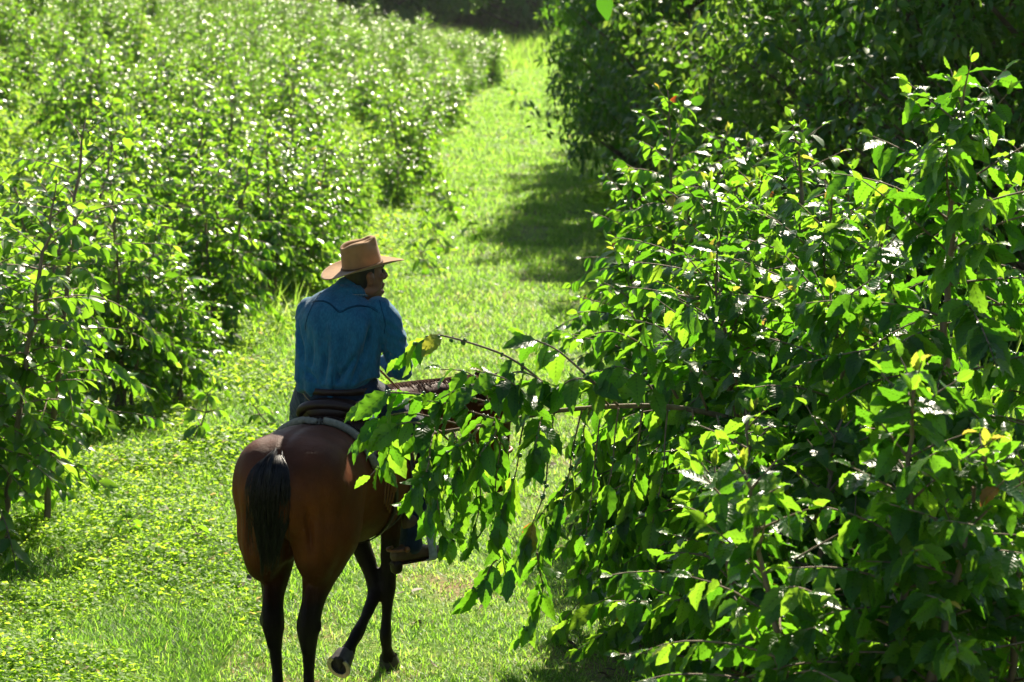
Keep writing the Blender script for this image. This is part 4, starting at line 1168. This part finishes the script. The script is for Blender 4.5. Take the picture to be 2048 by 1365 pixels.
# saddle strings, right rear
ss = MB()
for q in range(4):
    p0 = skin_pt(.50, R(58), .035) + np.array([0, .015 * q, 0])
    c = catmull(np.array([p0, p0 + [.03, .02, -.07], p0 + [.012 + .012 * q, .03, -.17], p0 + [.0, .045 + .012 * q, -.26 - .02 * q]]), 5)
    tube(ss, c, .0055, 5)
cc = catmull(np.array([skin_pt(.545, R(58), .05), skin_pt(.55, R(58), .07) + [.01, .01, -.08], skin_pt(.56, R(58), .06) + [.012, .03, -.22]]), 5)
tube(ss, cc, .014, 6)
ss.obj('saddle_string', LEATHER_TAN, sad)
cn = MB(); p0 = skin_pt(.46, R(56), .045); ellipsoid(cn, p0, (.012, .026, .026)); cn.obj('concho', LEATHER_TAN, sad)

bri = tag(empty('bridle', (HX, HY, HZ), -HEAD), 'brown leather bridle with reins on the head of the horse', 'bridle')
def head_ring(z, lift, r, name):
    S = catmull(np.array(HD), 8); i = int(np.argmin(np.abs(S[:, 2] - z))); c = S[i]
    s = np.array([.77, -.64, 0]); f = np.array([.64, .77, .12])
    mb = MB(); a = np.linspace(0, 2 * np.pi, 25)
    tube(mb, np.array([c[:3] + s * math.cos(q) * (c[3] + lift) + f * math.sin(q) * (c[4] + lift) for q in a]), r, 6, cap=False)
    return mb.obj(name, LEATHER_TAN, bri)
head_ring(1.08, .008, .010, 'noseband'); head_ring(1.37, .010, .009, 'browband')
hs = MB()
for s in (-1, 1):
    sv = np.array([.77, -.64, 0]) * s
    pts = [np.array([.405, 1.865, 1.49]), np.array([.42, 1.88, 1.42]) + sv * .095, np.array([.447, 1.915, 1.25]) + sv * .115, np.array([.47, 1.95, 1.10]) + sv * .092, np.array([.482, 1.97, 1.02]) + sv * .074]
    tube(hs, catmull(np.array(pts), 5), .0085, 6)
hs.obj('headstall', LEATHER_TAN, bri)
bit = MB(); sv = np.array([.77, -.64, 0]); b0 = np.array([.483, 1.965, 1.0])
tube(bit, [b0 - sv * .08, b0 + sv * .08], .007, 8)
for s in (-1, 1): tube(bit, [b0 + sv * s * .076 + [0, 0, .03], b0 + sv * s * .076 + [-.01, -.01, -.09]], .006, 6)
bit.obj('bit', IRON, bri)
HAND_R, HAND_L = np.array([.05, 1.12, 1.70]), np.array([-.03, 1.13, 1.71])
for s in (-1, 1):
    rn_ = MB(); p = b0 + sv * s * .08 + [-.01, -.01, -.08]
    tube(rn_, catmull(np.array([p, p * .55 + HAND_L * .45 + [s * .08, 0, -.10], HAND_L + [s * .012, .02, .0], HAND_L + [s * .01, -.08, -.09]]), 8), .006, 5)
    rn_.obj('rein', LEATHER_TAN, bri)

# ------------------------------------------------------------------ rider
rider = tag(empty('person', (HX, HY, HZ), -HEAD), 'rider in blue denim shirt and jeans with a brown felt hat, looking aside', 'person')
SKIN = simple('tanned_skin', (.17, .070, .036), .5, .4, 30, .15, .2, 150)
HAIR = simple('dark_hair', (.012, .009, .008), .5, .4, 60, .4, .4, 200, stretch=(1, 1, .2))
def cloth(name, c0, c1, weave=900, rough=.85):
    m, nt, out = new_mat(name); L = nt.links
    tc = N(nt, 'ShaderNodeTexCoord')
    n1 = N(nt, 'ShaderNodeTexNoise'); n1.inputs['Scale'].default_value = 1; n1.inputs['Detail'].default_value = 8; n1.inputs['Roughness'].default_value = .7
    mp1 = N(nt, 'ShaderNodeMapping'); mp1.inputs['Scale'].default_value = (15, 15, 4); L.new(tc.outputs['Object'], mp1.inputs[0]); L.new(mp1.outputs[0], n1.inputs[0])
    mp = N(nt, 'ShaderNodeMapping'); mp.inputs['Scale'].default_value = (160, 160, 40); L.new(tc.outputs['Object'], mp.inputs[0])
    n2 = N(nt, 'ShaderNodeTexNoise'); n2.inputs['Scale'].default_value = 1; n2.inputs['Detail'].default_value = 3; L.new(mp.outputs[0], n2.inputs[0])
    a = N(nt, 'ShaderNodeMath', operation='MULTIPLY_ADD'); L.new(n2.outputs[0], a.inputs[0]); a.inputs[1].default_value = .7; L.new(n1.outputs[0], a.inputs[2])
    r = ramp(nt, [(.68, c0), (1.0, c1)], a.outputs[0])
    p = N(nt, 'ShaderNodeBsdfPrincipled'); p.inputs['Roughness'].default_value = rough; p.inputs['Specular IOR Level'].default_value = .2; p.inputs['Sheen Weight'].default_value = .15
    L.new(r.outputs[0], p.inputs['Base Color'])
    n3 = N(nt, 'ShaderNodeTexNoise'); n3.inputs['Scale'].default_value = 18; n3.inputs['Detail'].default_value = 6; L.new(tc.outputs['Object'], n3.inputs[0])
    hh = N(nt, 'ShaderNodeMath', operation='MULTIPLY_ADD'); L.new(n2.outputs[0], hh.inputs[0]); hh.inputs[1].default_value = .25; L.new(n3.outputs[0], hh.inputs[2])
    b = N(nt, 'ShaderNodeBump'); b.inputs['Strength'].default_value = .9; b.inputs['Distance'].default_value = .011; L.new(hh.outputs[0], b.inputs['Height']); L.new(b.outputs[0], p.inputs['Normal'])
    L.new(p.outputs[0], out.inputs[0]); return m
SHIRT = cloth('blue_denim_shirt', (.006, .064, .125), (.016, .118, .205))
JEANS = cloth('dark_denim', (.003, .008, .020), (.008, .020, .044))
STITCH = simple('dark_seam', (.006, .03, .06), .9, .1)
STITCH_L = simple('pale_stitching', (.35, .36, .33), .8, .2)
FELT = simple('brown_felt', (.25, .135, .050), .92, .15, 25, .14, .3, 300, sheen=.2)
FELT_SHADE = simple('felt_shade', (.09, .045, .018), .8, .2, 40, .2)  # darker felt tone for the shading round the crown

HC = np.array([.085, .875, 2.152]); YAW = R(46); TILT = R(7)
_hr = Matrix.Rotation(-YAW, 3, 'Z') @ Matrix.Rotation(TILT, 3, 'X')
HRM = np.array(_hr)
def hp(p): return np.asarray(p, float) @ HRM.T + HC
TORSO = [(-.015, .735, 1.56, .165, .125), (-.02, .735, 1.68, .175, .118), (-.02, .755, 1.82, .195, .122), (-.015, .785, 1.93, .205, .125), (-.005, .81, 2.00, .175, .10), (.01, .83, 2.055, .105, .075)]
ARM_R = [(.165, .81, 1.985, .07, .07), (.218, .81, 1.945, .066, .075), (.243, .815, 1.86, .062, .070), (.262, .84, 1.75, .056, .064), (.268, .875, 1.685, .050, .054), (.235, .96, 1.68, .044, .046), (.125, 1.05, 1.695, .036, .038), (.075, 1.10, 1.70, .030, .032)]
ARM_L = [(-.175, .81, 1.975, .07, .07), (-.195, .84, 1.93, .068, .075), (-.215, .89, 1.84, .058, .066), (-.225, .94, 1.75, .052, .058), (-.215, .99, 1.70, .050, .054), (-.16, 1.05, 1.695, .044, .046), (-.10, 1.09, 1.705, .036, .038), (-.06, 1.115, 1.71, .030, .032)]
def leg_secs(s, g):
    h, k, a = lm(HIP, s), lm(KNEE, s), lm(ANK, s)
    m1, m2 = h * .5 + k * .5, k * .55 + a * .45
    return [(*h, .115 + g, .12 + g), (*(m1 + [s * .015, 0, .015]), .092 + g, .095 + g), (*k, .064 + g, .068 + g), (*(m2 + [0, -.02, 0]), .056 + g, .062 + g), (*a, .040 + g, .044 + g)]
def up_loft(mb, secs, side): loft(mb, secs, side, 18)

bd = MB()
loft(bd, [(x, y, z, a - .02, b - .02) for x, y, z, a, b in TORSO], (1, 0, 0), 22)
loft(bd, [(.01, .835, 2.02, .068, .068), (.03, .85, 2.08, .060, .063), (*(hp([0, -.015, -.06])), .056, .062)], (1, 0, 0), 16)
for A in (ARM_R, ARM_L): loft(bd, [(x, y, z, a - .014, b - .014) for x, y, z, a, b in A], (1, .3, 0), 14)
for s in (1, -1):
    loft(bd, leg_secs(s, -.012), (1, .2, 0), 16)
    loft(bd, [(*lm(HEEL, s), .028, .03), (*(lm(HEEL, s) * .6 + lm(TOE, s) * .4), .036, .03), (*lm(TOE, s), .022, .014)], (.7, -.6, 0), 12)
# hands closed on the reins: palm, four bent fingers, thumb
def hand(c, d, s):
    c = np.asarray(c, float); d = nrm(np.array(d, float)); upv = np.array([0, 0, 1.0]); lat = np.cross(d, upv) * s
    ellipsoid(bd, c, (.022, .045, .042), 12, 8, rot=np.stack([lat, d, np.cross(lat, d)], 1))
    for k, (ln, off) in enumerate([(.95, .030), (1.05, .010), (1.0, -.010), (.82, -.029)]):
        b = c + d * .035 + upv * off
        p1 = b + d * .022 * ln - lat * .006; p2 = p1 - lat * .026 * ln + d * .006; p3 = p2 - lat * .010 - d * .024 * ln
        loft(bd, [(*b, .0095, .0095), (*p1, .0095, .0095), (*p2, .0085, .0085), (*p3, .007, .007)], (0, 0, 1), 8, 3)
    t0 = c + upv * .030 - d * .005; loft(bd, [(*t0, .012, .011), (*(t0 + upv * .018 + d * .022 - lat * .008), .010, .010), (*(t0 + upv * .016 + d * .048 - lat * .020), .008, .008)], (1, 0, 0), 8, 3)
hand(HAND_R, (-.35, .9, .0), 1); hand(HAND_L, (.25, .95, 0), -1)
# head
HS = [(0, .055, -.118, .026, .030), (0, .035, -.095, .047, .060), (0, .020, -.065, .060, .080), (0, .005, -.02, .069, .092), (0, -.005, .03, .076, .099), (0, -.008, .07, .075, .098), (0, -.01, .10, .060, .080), (0, -.01, .12, .028, .04)]
loft(bd, [(*hp(np.array(s[:3]) * [1, 1, .93]), s[3], s[4]) for s in HS], HRM @ np.array([1, 0, 0]), 22)
def he(c, r): ellipsoid(bd, hp(c), r, 10, 7, rot=HRM)
loft(bd, [(*hp([0, .088, .030]), .010, .010), (*hp([0, .104, .005]), .010, .012), (*hp([0, .116, -.022]), .013, .014)], HRM @ np.array([1, 0, 0]), 10)
he((0, .104, -.030), (.019, .014, .010)); he((0, .090, .036), (.048, .012, .011)); he((0, .093, -.058), (.022, .011, .006)); he((0, .090, -.070), (.020, .011, .0065)); he((0, .080, -.098), (.022, .018, .013))
for s in (-1, 1):
    he((s * .052, .066, -.012), (.018, .018, .013)); he((s * .077, -.005, -.012), (.008, .020, .033)); he((s * .080, -.013, .005), (.010, .014, .018))
    he((s * .05, .0, -.075), (.014, .045, .022))
organic('body', bd, .0065, 4, SKIN, rider)
for s in (-1, 1):
    e = MB(); ellipsoid(e, hp((s * .032, .082, .012)), (.0125, .0125, .0105)); e.obj('eye', EYE, rider)
    eb = MB(); tube(eb, [hp((s * .016, .099, .032)), hp((s * .035, .094, .037)), hp((s * .052, .080, .032))], [.0035, .004, .002], 6); eb.obj('eyebrow', HAIR, rider)
hr_ = MB()
loft(hr_, [(*hp([0, -.030, -.062]), .052, .055), (*hp([0, -.026, -.03]), .066, .074), (*hp([0, -.020, .02]), .0775, .088), (*hp([0, -.012, .07]), .079, .098), (*hp([0, -.01, .115]), .05, .06)], HRM @ np.array([1, 0, 0]), 20)
for s in (-1, 1): loft(hr_, [(*hp([s * .0725, .010, .03]), .005, .012), (*hp([s * .0722, .012, .012]), .003, .006)], HRM @ np.array([1, 0, 0]), 8)
hr_.obj('hair', HAIR, rider)

# shirt
sb = MB()
SH = [(-.018, .735, 1.612, .186, .140), (-.022, .733, 1.640, .212, .150), (-.022, .733, 1.69, .214, .146), (-.020, .742, 1.77, .220, .140), (-.018, .762, 1.87, .225, .140), (-.012, .79, 1.95, .214, .136), (-.003, .812, 2.01, .176, .110), (.008, .83, 2.06, .110, .082), (.016, .838, 2.085, .078, .074)]
loft(sb, SH, (1, 0, 0), 28, 5)
for A in (ARM_R, ARM_L): loft(sb, [(x, y, z, a + .006, b + .006) for x, y, z, a, b in A[:-1]] + [(*((np.array(A[-1][:3]) * .6 + np.array(A[-2][:3]) * .4)), .034, .036)], (1, .3, 0), 18)
def folds(co, no):
    out = co.copy(); x, y, z = co.T
    back = np.clip(-no[:, 1] * 1.5, 0, 1)
    d = np.zeros(len(co))
    for k in range(len(co)):
        a, b, c = co[k]
        w = noise.noise((a * 3, b * 3, c * 2.2)) * .05
        v = noise.noise(((a + w) * 17 + (c - 1.8) * 2.0 * (1 if a < 0 else -1), b * 5, c * 2.6 + 3))     # long hanging folds
        h = noise.noise((a * 6, b * 6 + 9, (c + w * .6) * 26))                                            # blousing above the belt
        q = noise.noise((a * 14 + 3, b * 14, c * 14))
        lowz = max(0, min(1, (1.78 - c) / .18)); mid = max(0, min(1, (2.0 - c) / .12))
        arm = max(0, min(1, (abs(a + .015) - .205) / .03))
        d[k] = (v * .030 * mid + h * .016 * lowz) * (1 - arm) + arm * (noise.noise((a * 20, b * 20, (c + a * .9) * 26)) * .012) + q * .003
    # crease behind the right armpit running down and inwards
    def crease(p, qv, wd, amt):
        p, qv = np.array(p), np.array(qv); t = np.clip(((co - p) @ (qv - p)) / ((qv - p) @ (qv - p)), 0, 1)
        dist = np.linalg.norm(co - (p + t[:, None] * (qv - p)), axis=1)
        return amt * np.exp(-(dist / wd) ** 2) * np.sin(np.pi * np.clip(t, .05, .95)) ** .5
    d += crease((.19, .70, 1.94), (.155, .62, 1.72), .018, -.060) + crease((.21, .70, 1.90), (.19, .63, 1.70), .014, .020)
    d += crease((.165, .66, 1.86), (.10, .60, 1.64), .015, -.034) + crease((-.02, .60, 1.90), (-.05, .58, 1.66), .017, -.034) + crease((-.12, .62, 1.90), (-.14, .60, 1.68), .015, -.028)
    d += crease((-.215, .72, 1.92), (-.17, .62, 1.74), .014, -.026)
    d += crease((.06, .62, 1.93), (.10, .60, 1.80), .014, -.020) + crease((.13, .63, 1.80), (.02, .58, 1.645), .014, -.026) + crease((-.17, .62, 1.72), (-.08, .58, 1.645), .012, -.020) + crease((.02, .60, 1.74), (.04, .58, 1.64), .012, -.020)
    d += crease((.25, .78, 1.80), (.20, .74, 1.73), .012, -.02) + crease((.27, .80, 1.90), (.215, .76, 1.82), .012, -.018)
    out += no * d[:, None]
    return out
shirt = organic('shirt', sb, .0075, 5, SHIRT, rider, folds)
SBV = bvh_of(shirt)
def on_shirt(p, lift=.002):
    h = SBV.find_nearest(Vector(p)); return np.array(h[0]) + np.array(h[1]) * lift
def seam(pts, r, mat, name, dashed=False):
    c = catmull(np.array(pts), 12); c = np.array([on_shirt(p) for p in c]); mb = MB()
    if dashed:
        for i in range(0, len(c) - 2, 2): tube(mb, c[i:i + 2], r, 5)
    else: tube(mb, c, r, 6)
    return mb.obj(name, mat, shirt)
def back(px, py): 
    o = loc(px, py, 10.5); d = nrm(loc(px, py, 13.5) - o)
    h = SBV.ray_cast(Vector(o), Vector(d), 6)
    return np.array(h[0]) if h[0] else loc(px, py, 11.8)
yk = [back(*q) for q in [(622, 604), (640, 602), (657, 608), (676, 624), (696, 616), (716, 612), (736, 614), (754, 624)]]
seam(yk, .0019, STITCH, 'yoke_seam')
seam([q + np.array([0, 0, .008]) for q in yk], .0012, STITCH, 'yoke_seam')
seam([back(*q) for q in [(757, 600), (762, 622), (768, 648), (766, 668)]], .0017, STITCH, 'sleeve_seam')
seam([back(*q) for q in [(640, 584), (626, 604), (612, 634), (607, 660)]], .0014, STITCH, 'sleeve_seam')
# collar: folded band round the neck
clm = MB(); an = np.linspace(0, 2 * np.pi, 41); P = []
for q in an:
    cx_, cy_c = .022, .842
    fr = .5 + .5 * math.sin(q)        # 1 at the front
    P.append([(cx_ + math.cos(q) * .070, cy_c + math.sin(q) * .068, 2.065 - .012 * fr), (cx_ + math.cos(q) * .070, cy_c + math.sin(q) * .070, 2.112 - .030 * fr), (cx_ + math.cos(q) * .076, cy_c + math.sin(q) * .076, 2.117 - .030 * fr), (cx_ + math.cos(q) * .092, cy_c + math.sin(q) * .092, 2.062 - .02 * fr), (cx_ + math.cos(q) * .086, cy_c + math.sin(q) * .086, 2.060 - .02 * fr)])
P = np.array(P); n5 = 5
clm.add(P.reshape(-1, 3), [(i * n5 + j, i * n5 + j + 1, (i + 1) * n5 + j + 1, (i + 1) * n5 + j) for i in range(40) for j in range(4)])
col_o = clm.obj('collar', SHIRT, shirt)
stm = MB()
for i in range(22, 40):
    p = P[i, 3] * .86 + P[i, 2] * .14; q = P[i + 1, 3] * .86 + P[i + 1, 2] * .14; cen = np.array([.022, .842, p[2]])
    p = p + nrm(p - cen) * .003; q = q + nrm(q - cen) * .003
    tube(stm, [p * .8 + q * .2, p * .2 + q * .8], .0016, 5)
stm.obj('collar_stitching', STITCH_L, col_o)

# jeans, belt, boots
jb = MB()
loft(jb, [(-.015, .735, 1.61, .168, .130), (-.012, .735, 1.56, .180, .138), (0, .745, 1.51, .190, .14)], (1, 0, 0), 24)
for s in (1, -1): loft(jb, leg_secs(s, .006)[:-1] + [(*(lm(ANK, s) + [0, 0, .015]), .058, .062), (*(lm(ANK, s) + [0, 0, -.035]), .062, .066)], (1, .2, 0), 18)
def jfolds(co, no):
    d = np.array([noise.noise((a * 11, b * 11, c * 16)) * .007 + noise.noise((a * 30, b * 30, c * 34)) * .0025 for a, b, c in co]); return co + no * d[:, None]
jeans = organic('jeans', jb, .009, 5, JEANS, rider, jfolds)
js = MB()
tube(js, catmull(np.array([(-.16, .615, 1.585), (-.12, .595, 1.555), (-.07, .590, 1.542), (-.02, .592, 1.55)]), 5), .0016, 5); tube(js, catmull(np.array([(.03, .592, 1.55), (.09, .595, 1.545), (.15, .625, 1.565)]), 5), .0016, 5)
js.obj('pocket_stitching', simple('tan_thread', (.35, .22, .10), .8, .2), jeans)
bl = MB(); an = np.linspace(0, 2 * np.pi, 49)
for k in range(48):
    pass
ring = np.array([(-.015 + math.cos(q) * .176, .735 + math.sin(q) * .145, 0) for q in an])
V = np.concatenate([ring + [0, 0, 1.615], ring * [1.02, 1, 1] + [0, 0, 1.615], ring * [1.02, 1, 1] + [0, 0, 1.582], ring + [0, 0, 1.582]]); k = len(ring)
bl.add(V, [(q * k + i, q * k + i + 1, ((q + 1) % 4) * k + i + 1, ((q + 1) % 4) * k + i) for q in range(4) for i in range(k - 1)])
belt = bl.obj('belt', LEATHER, rider)
bs = MB(); ring2 = ring * [1.03, 1.005, 1]
for i in range(25, 47): tube(bs, [ring2[i] * .8 + ring2[i + 1] * .2 + [0, 0, 1.610], ring2[i] * .3 + ring2[i + 1] * .7 + [0, 0, 1.610]], .0016, 5)
bs.obj('belt_stitching', LEATHER_TAN, belt)
BOOT = simple('brown_boot_leather', (.085, .045, .025), .5, .4, 25, .35, .3, 80)
for s in (1, -1):
    b = MB(); h, t, a = lm(HEEL, s), lm(TOE, s), lm(ANK, s)
    d = nrm(t - h); sdv = np.cross(d, [0, 0, 1.0])
    loft(b, [(*(h - d * .02 + [0, 0, .012]), .030, .038), (*(h * .8 + t * .2 + [0, 0, .012]), .038, .045), (*(h * .5 + t * .5 + [0, 0, .008]), .045, .040), (*(h * .2 + t * .8), .044, .030), (*(t + d * .02), .026, .018)], sdv, 14)
    loft(b, [(*(h * .85 + t * .15 + [0, 0, .02]), .042, .044), (*(a + [0, 0, -.01]), .046, .05), (*(a + [0, 0, .10]), .052, .056)], (1, 0, 0), 14)
    bo = organic('boot', b, .007, 3, BOOT, rider)
    so_ = MB(); 
    out_ = np.array([h - d * .045 - sdv * .02, h - d * .045 + sdv * .02, h + sdv * .030, h * .5 + t * .5 + sdv * .040, t * .9 + h * .1 + sdv * .038, t + d * .035, t * .9 + h * .1 - sdv * .038, h * .5 + t * .5 - sdv * .040, h - sdv * .030]) + [0, 0, -.026]
    kk = len(out_); so_.add(np.concatenate([out_, out_ + [0, 0, -.010]]), [(i, (i + 1) % kk, kk + (i + 1) % kk, kk + i) for i in range(kk)], [(0, i, i + 1) for i in range(1, kk - 1)] + [(kk, kk + i + 1, kk + i) for i in range(1, kk - 1)])
    so_.obj('boot_sole', LEATHER, bo, smooth=False)
    hl = MB(); c0 = h - d * .012
    loft(hl, [(*(c0 + [0, 0, -.034]), .030, .032), (*(c0 + [0, 0, -.062]), .027, .028)], sdv, 12, 2, 3); hl.obj('boot_heel', LEATHER, bo)
    sp = MB(); sc_ = h + [0, 0, .045]; aa = np.linspace(R(90), R(270), 13)
    tube(sp, np.array([sc_ + sdv * math.sin(q - R(90)) * 0 + (d * math.cos(q) * .06 + sdv * math.sin(q) * .048) for q in aa]), .008, 6)
    ellipsoid(sp, sc_ + d * .02 + sdv * .050 * s, (.016, .016, .016), 8, 5); sp.obj('spur_strap', LEATHER_TAN, bo)

# hat
HT = HC + HRM @ np.array([0, -.008, .045])
_ht = Matrix.Rotation(-YAW, 3, 'Z') @ Matrix.Rotation(R(11), 3, 'X') @ Matrix.Rotation(R(0), 3, 'Y')
HTM = np.array(_ht)
def tp_(V): return np.asarray(V, float) @ HTM.T + HT
hat = empty('hat'); hat.parent = rider
def hat_crown():
    nu, nv = 64, 26; V = []
    for j in range(nv):
        t = j / (nv - 1)
        for i in range(nu):
            a = i / nu * 2 * math.pi; ca, sa = math.cos(a), math.sin(a)
            if t < .62:
                q = t / .62; z = .129 * q
                k = 1 - .10 * q - .015 * math.sin(q * 3.1)
                k *= 1 - .05 * q ** 3 * abs(ca) * max(0, sa)      # pinched towards the front
                x, y = ca * .086 * k, sa * .108 * k
                x *= (1 - .16 * q ** 2 * max(0, sa))
                z += .010 * q * sa
            else:
                q = (t - .62) / .38; k = (1 - q)
                rx, ry = .086 * .9 * k, .108 * .9 * k
                x, y = ca * rx * (1 - .16 * max(0, sa)), sa * ry
                rim = math.sin(min(1, q * 3.2) * math.pi / 2)
                z = .129 + .010 * sa * (1 - q) + .012 * rim
                z -= .036 * math.exp(-(x / .020) ** 2) * min(1, q * 2.6) * (1 - .3 * sa)      # centre crease
                for s in (-1, 1): z -= .026 * math.exp(-((x - s * .052) / .020) ** 2 - ((y - .045) / .045) ** 2) * min(1, q * 5)   # side dents
            V.append((x, y, z))
    f = [(j * nu + i, j * nu + (i + 1) % nu, (j + 1) * nu + (i + 1) % nu, (j + 1) * nu + i) for j in range(nv - 1) for i in range(nu)]
    V = np.array(V)
    for s in (-1, 1):
        g = np.exp(-((np.abs(V[:, 0]) - .066) / .022) ** 2 - ((V[:, 1] - .05) / .045) ** 2 - ((V[:, 2] - .125) / .030) ** 2) * (np.sign(V[:, 0]) == s)
        V[:, 0] -= s * g * .016
    mb = MB(); mb.add(tp_(V), f); return mb.obj('crown', FELT, hat)
hat_crown()
def hat_brim():
    nu, nv = 96, 14; up = []; dn = []
    for j in range(nv):
        t = j / (nv - 1)
        for i in range(nu):
            a = i / nu * 2 * math.pi; ca, sa = math.cos(a), math.sin(a)
            x = ca * (.085 + t * .098); y = sa * (.106 + t * .112)
            z = .024 * t ** 1.8 * abs(ca) ** 2.2 - .016 * t ** 1.5 * max(0, sa) ** 3 - .012 * t ** 1.5 * max(0, -sa) ** 3 + .002
            x *= 1 - .10 * t ** 2 * abs(ca) ** 2
            up.append((x, y, z + .0022)); dn.append((x, y, z - .0022))
    o = nu * nv; f = []
    for j in range(nv - 1):
        for i in range(nu):
            a, b, c, d = j * nu + i, j * nu + (i + 1) % nu, (j + 1) * nu + (i + 1) % nu, (j + 1) * nu + i
            f += [(a, d, c, b), (o + a, o + b, o + c, o + d)]
    for i in range(nu):
        a, b = (nv - 1) * nu + i, (nv - 1) * nu + (i + 1) % nu; f.append((a, o + a, o + b, b))
    mb = MB(); mb.add(tp_(np.array(up + dn)), f); return mb.obj('brim', FELT, hat)
hat_brim()
hbm = MB(); an = np.linspace(0, 2 * np.pi, 49)
tube(hbm, tp_(np.array([(math.cos(q) * .0865, math.sin(q) * .1085, .010) for q in an])), .0045, 6, cap=False); hbm.obj('crown_shade_ring', FELT_SHADE, hat)  # dark ring paints the shade where crown meets brim
# ------------------------------------------------------------------ camera, light, air
cam = bpy.data.cameras.new('camera'); co = bpy.data.objects.new('camera', cam); C.objects.link(co)
co.location = (0, 0, CAM_H)
co.rotation_euler = (R(90) - math.atan((682.5 - HORIZON) / FPX), 0, 0)
cam.sensor_width = 36.0; cam.lens = 36.0 * FPX / 2048
cam.clip_end = 1500; cam.clip_start = .1
cam.dof.use_dof = True; cam.dof.focus_distance = 11.3; cam.dof.aperture_fstop = 5.0
scene.camera = co

AZ, EL = R(14), R(42)
sd_ = Vector((math.sin(AZ) * math.cos(EL), math.cos(AZ) * math.cos(EL), math.sin(EL)))
sun = bpy.data.lights.new('sun', 'SUN'); so = bpy.data.objects.new('sun', sun); C.objects.link(so)
sun.energy = 5.0; sun.angle = R(.53); sun.color = (1.0, .90, .72)
so.rotation_euler = sd_.to_track_quat('Z', 'Y').to_euler()
w = bpy.data.worlds.new('World'); scene.world = w; w.use_nodes = True
nt = w.node_tree; bg = nt.nodes['Background']
sky = nt.nodes.new('ShaderNodeTexSky'); sky.sky_type = 'NISHITA'; sky.sun_disc = False
sky.sun_elevation = EL; sky.sun_rotation = AZ
nt.links.new(sky.outputs[0], bg.inputs[0]); bg.inputs[1].default_value = .05

HAZE = True
if HAZE:
    mb = MB()
    x0, x1, y0, y1, z0, z1 = -95, 75, -14, 262, -3, 24
    v = [(x0, y0, z0), (x1, y0, z0), (x1, y1, z0), (x0, y1, z0), (x0, y0, z1), (x1, y0, z1), (x1, y1, z1), (x0, y1, z1)]
    mb.add(v, [(0, 3, 2, 1), (4, 5, 6, 7), (0, 1, 5, 4), (1, 2, 6, 5), (2, 3, 7, 6), (3, 0, 4, 7)])
    hm, hnt, hout = new_mat('haze_air')
    pv = hnt.nodes.new('ShaderNodeVolumePrincipled')
    pv.inputs['Color'].default_value = (.93, .96, 1.0, 1); pv.inputs['Density'].default_value = .00007; pv.inputs['Anisotropy'].default_value = .45
    hnt.links.new(pv.outputs[0], hout.inputs['Volume'])
    tag(mb.obj('haze', hm, smooth=False), kind='stuff', label='thin bright morning haze over the far field', cat='haze')

scene.view_settings.view_transform = 'Standard'; scene.view_settings.look = 'None'
scene.view_settings.exposure = 1.68; scene.view_settings.gamma = 1.0
cy_ = scene.cycles if hasattr(scene, 'cycles') else None
scene.render.engine = 'CYCLES'
cy_ = scene.cycles
cy_.use_denoising = True
cy_.max_bounces = 5; cy_.diffuse_bounces = 2; cy_.glossy_bounces = 2; cy_.transmission_bounces = 5; cy_.volume_bounces = 0; cy_.transparent_max_bounces = 8
cy_.sample_clamp_indirect = 6
cy_.use_adaptive_sampling = True; cy_.adaptive_threshold = .015
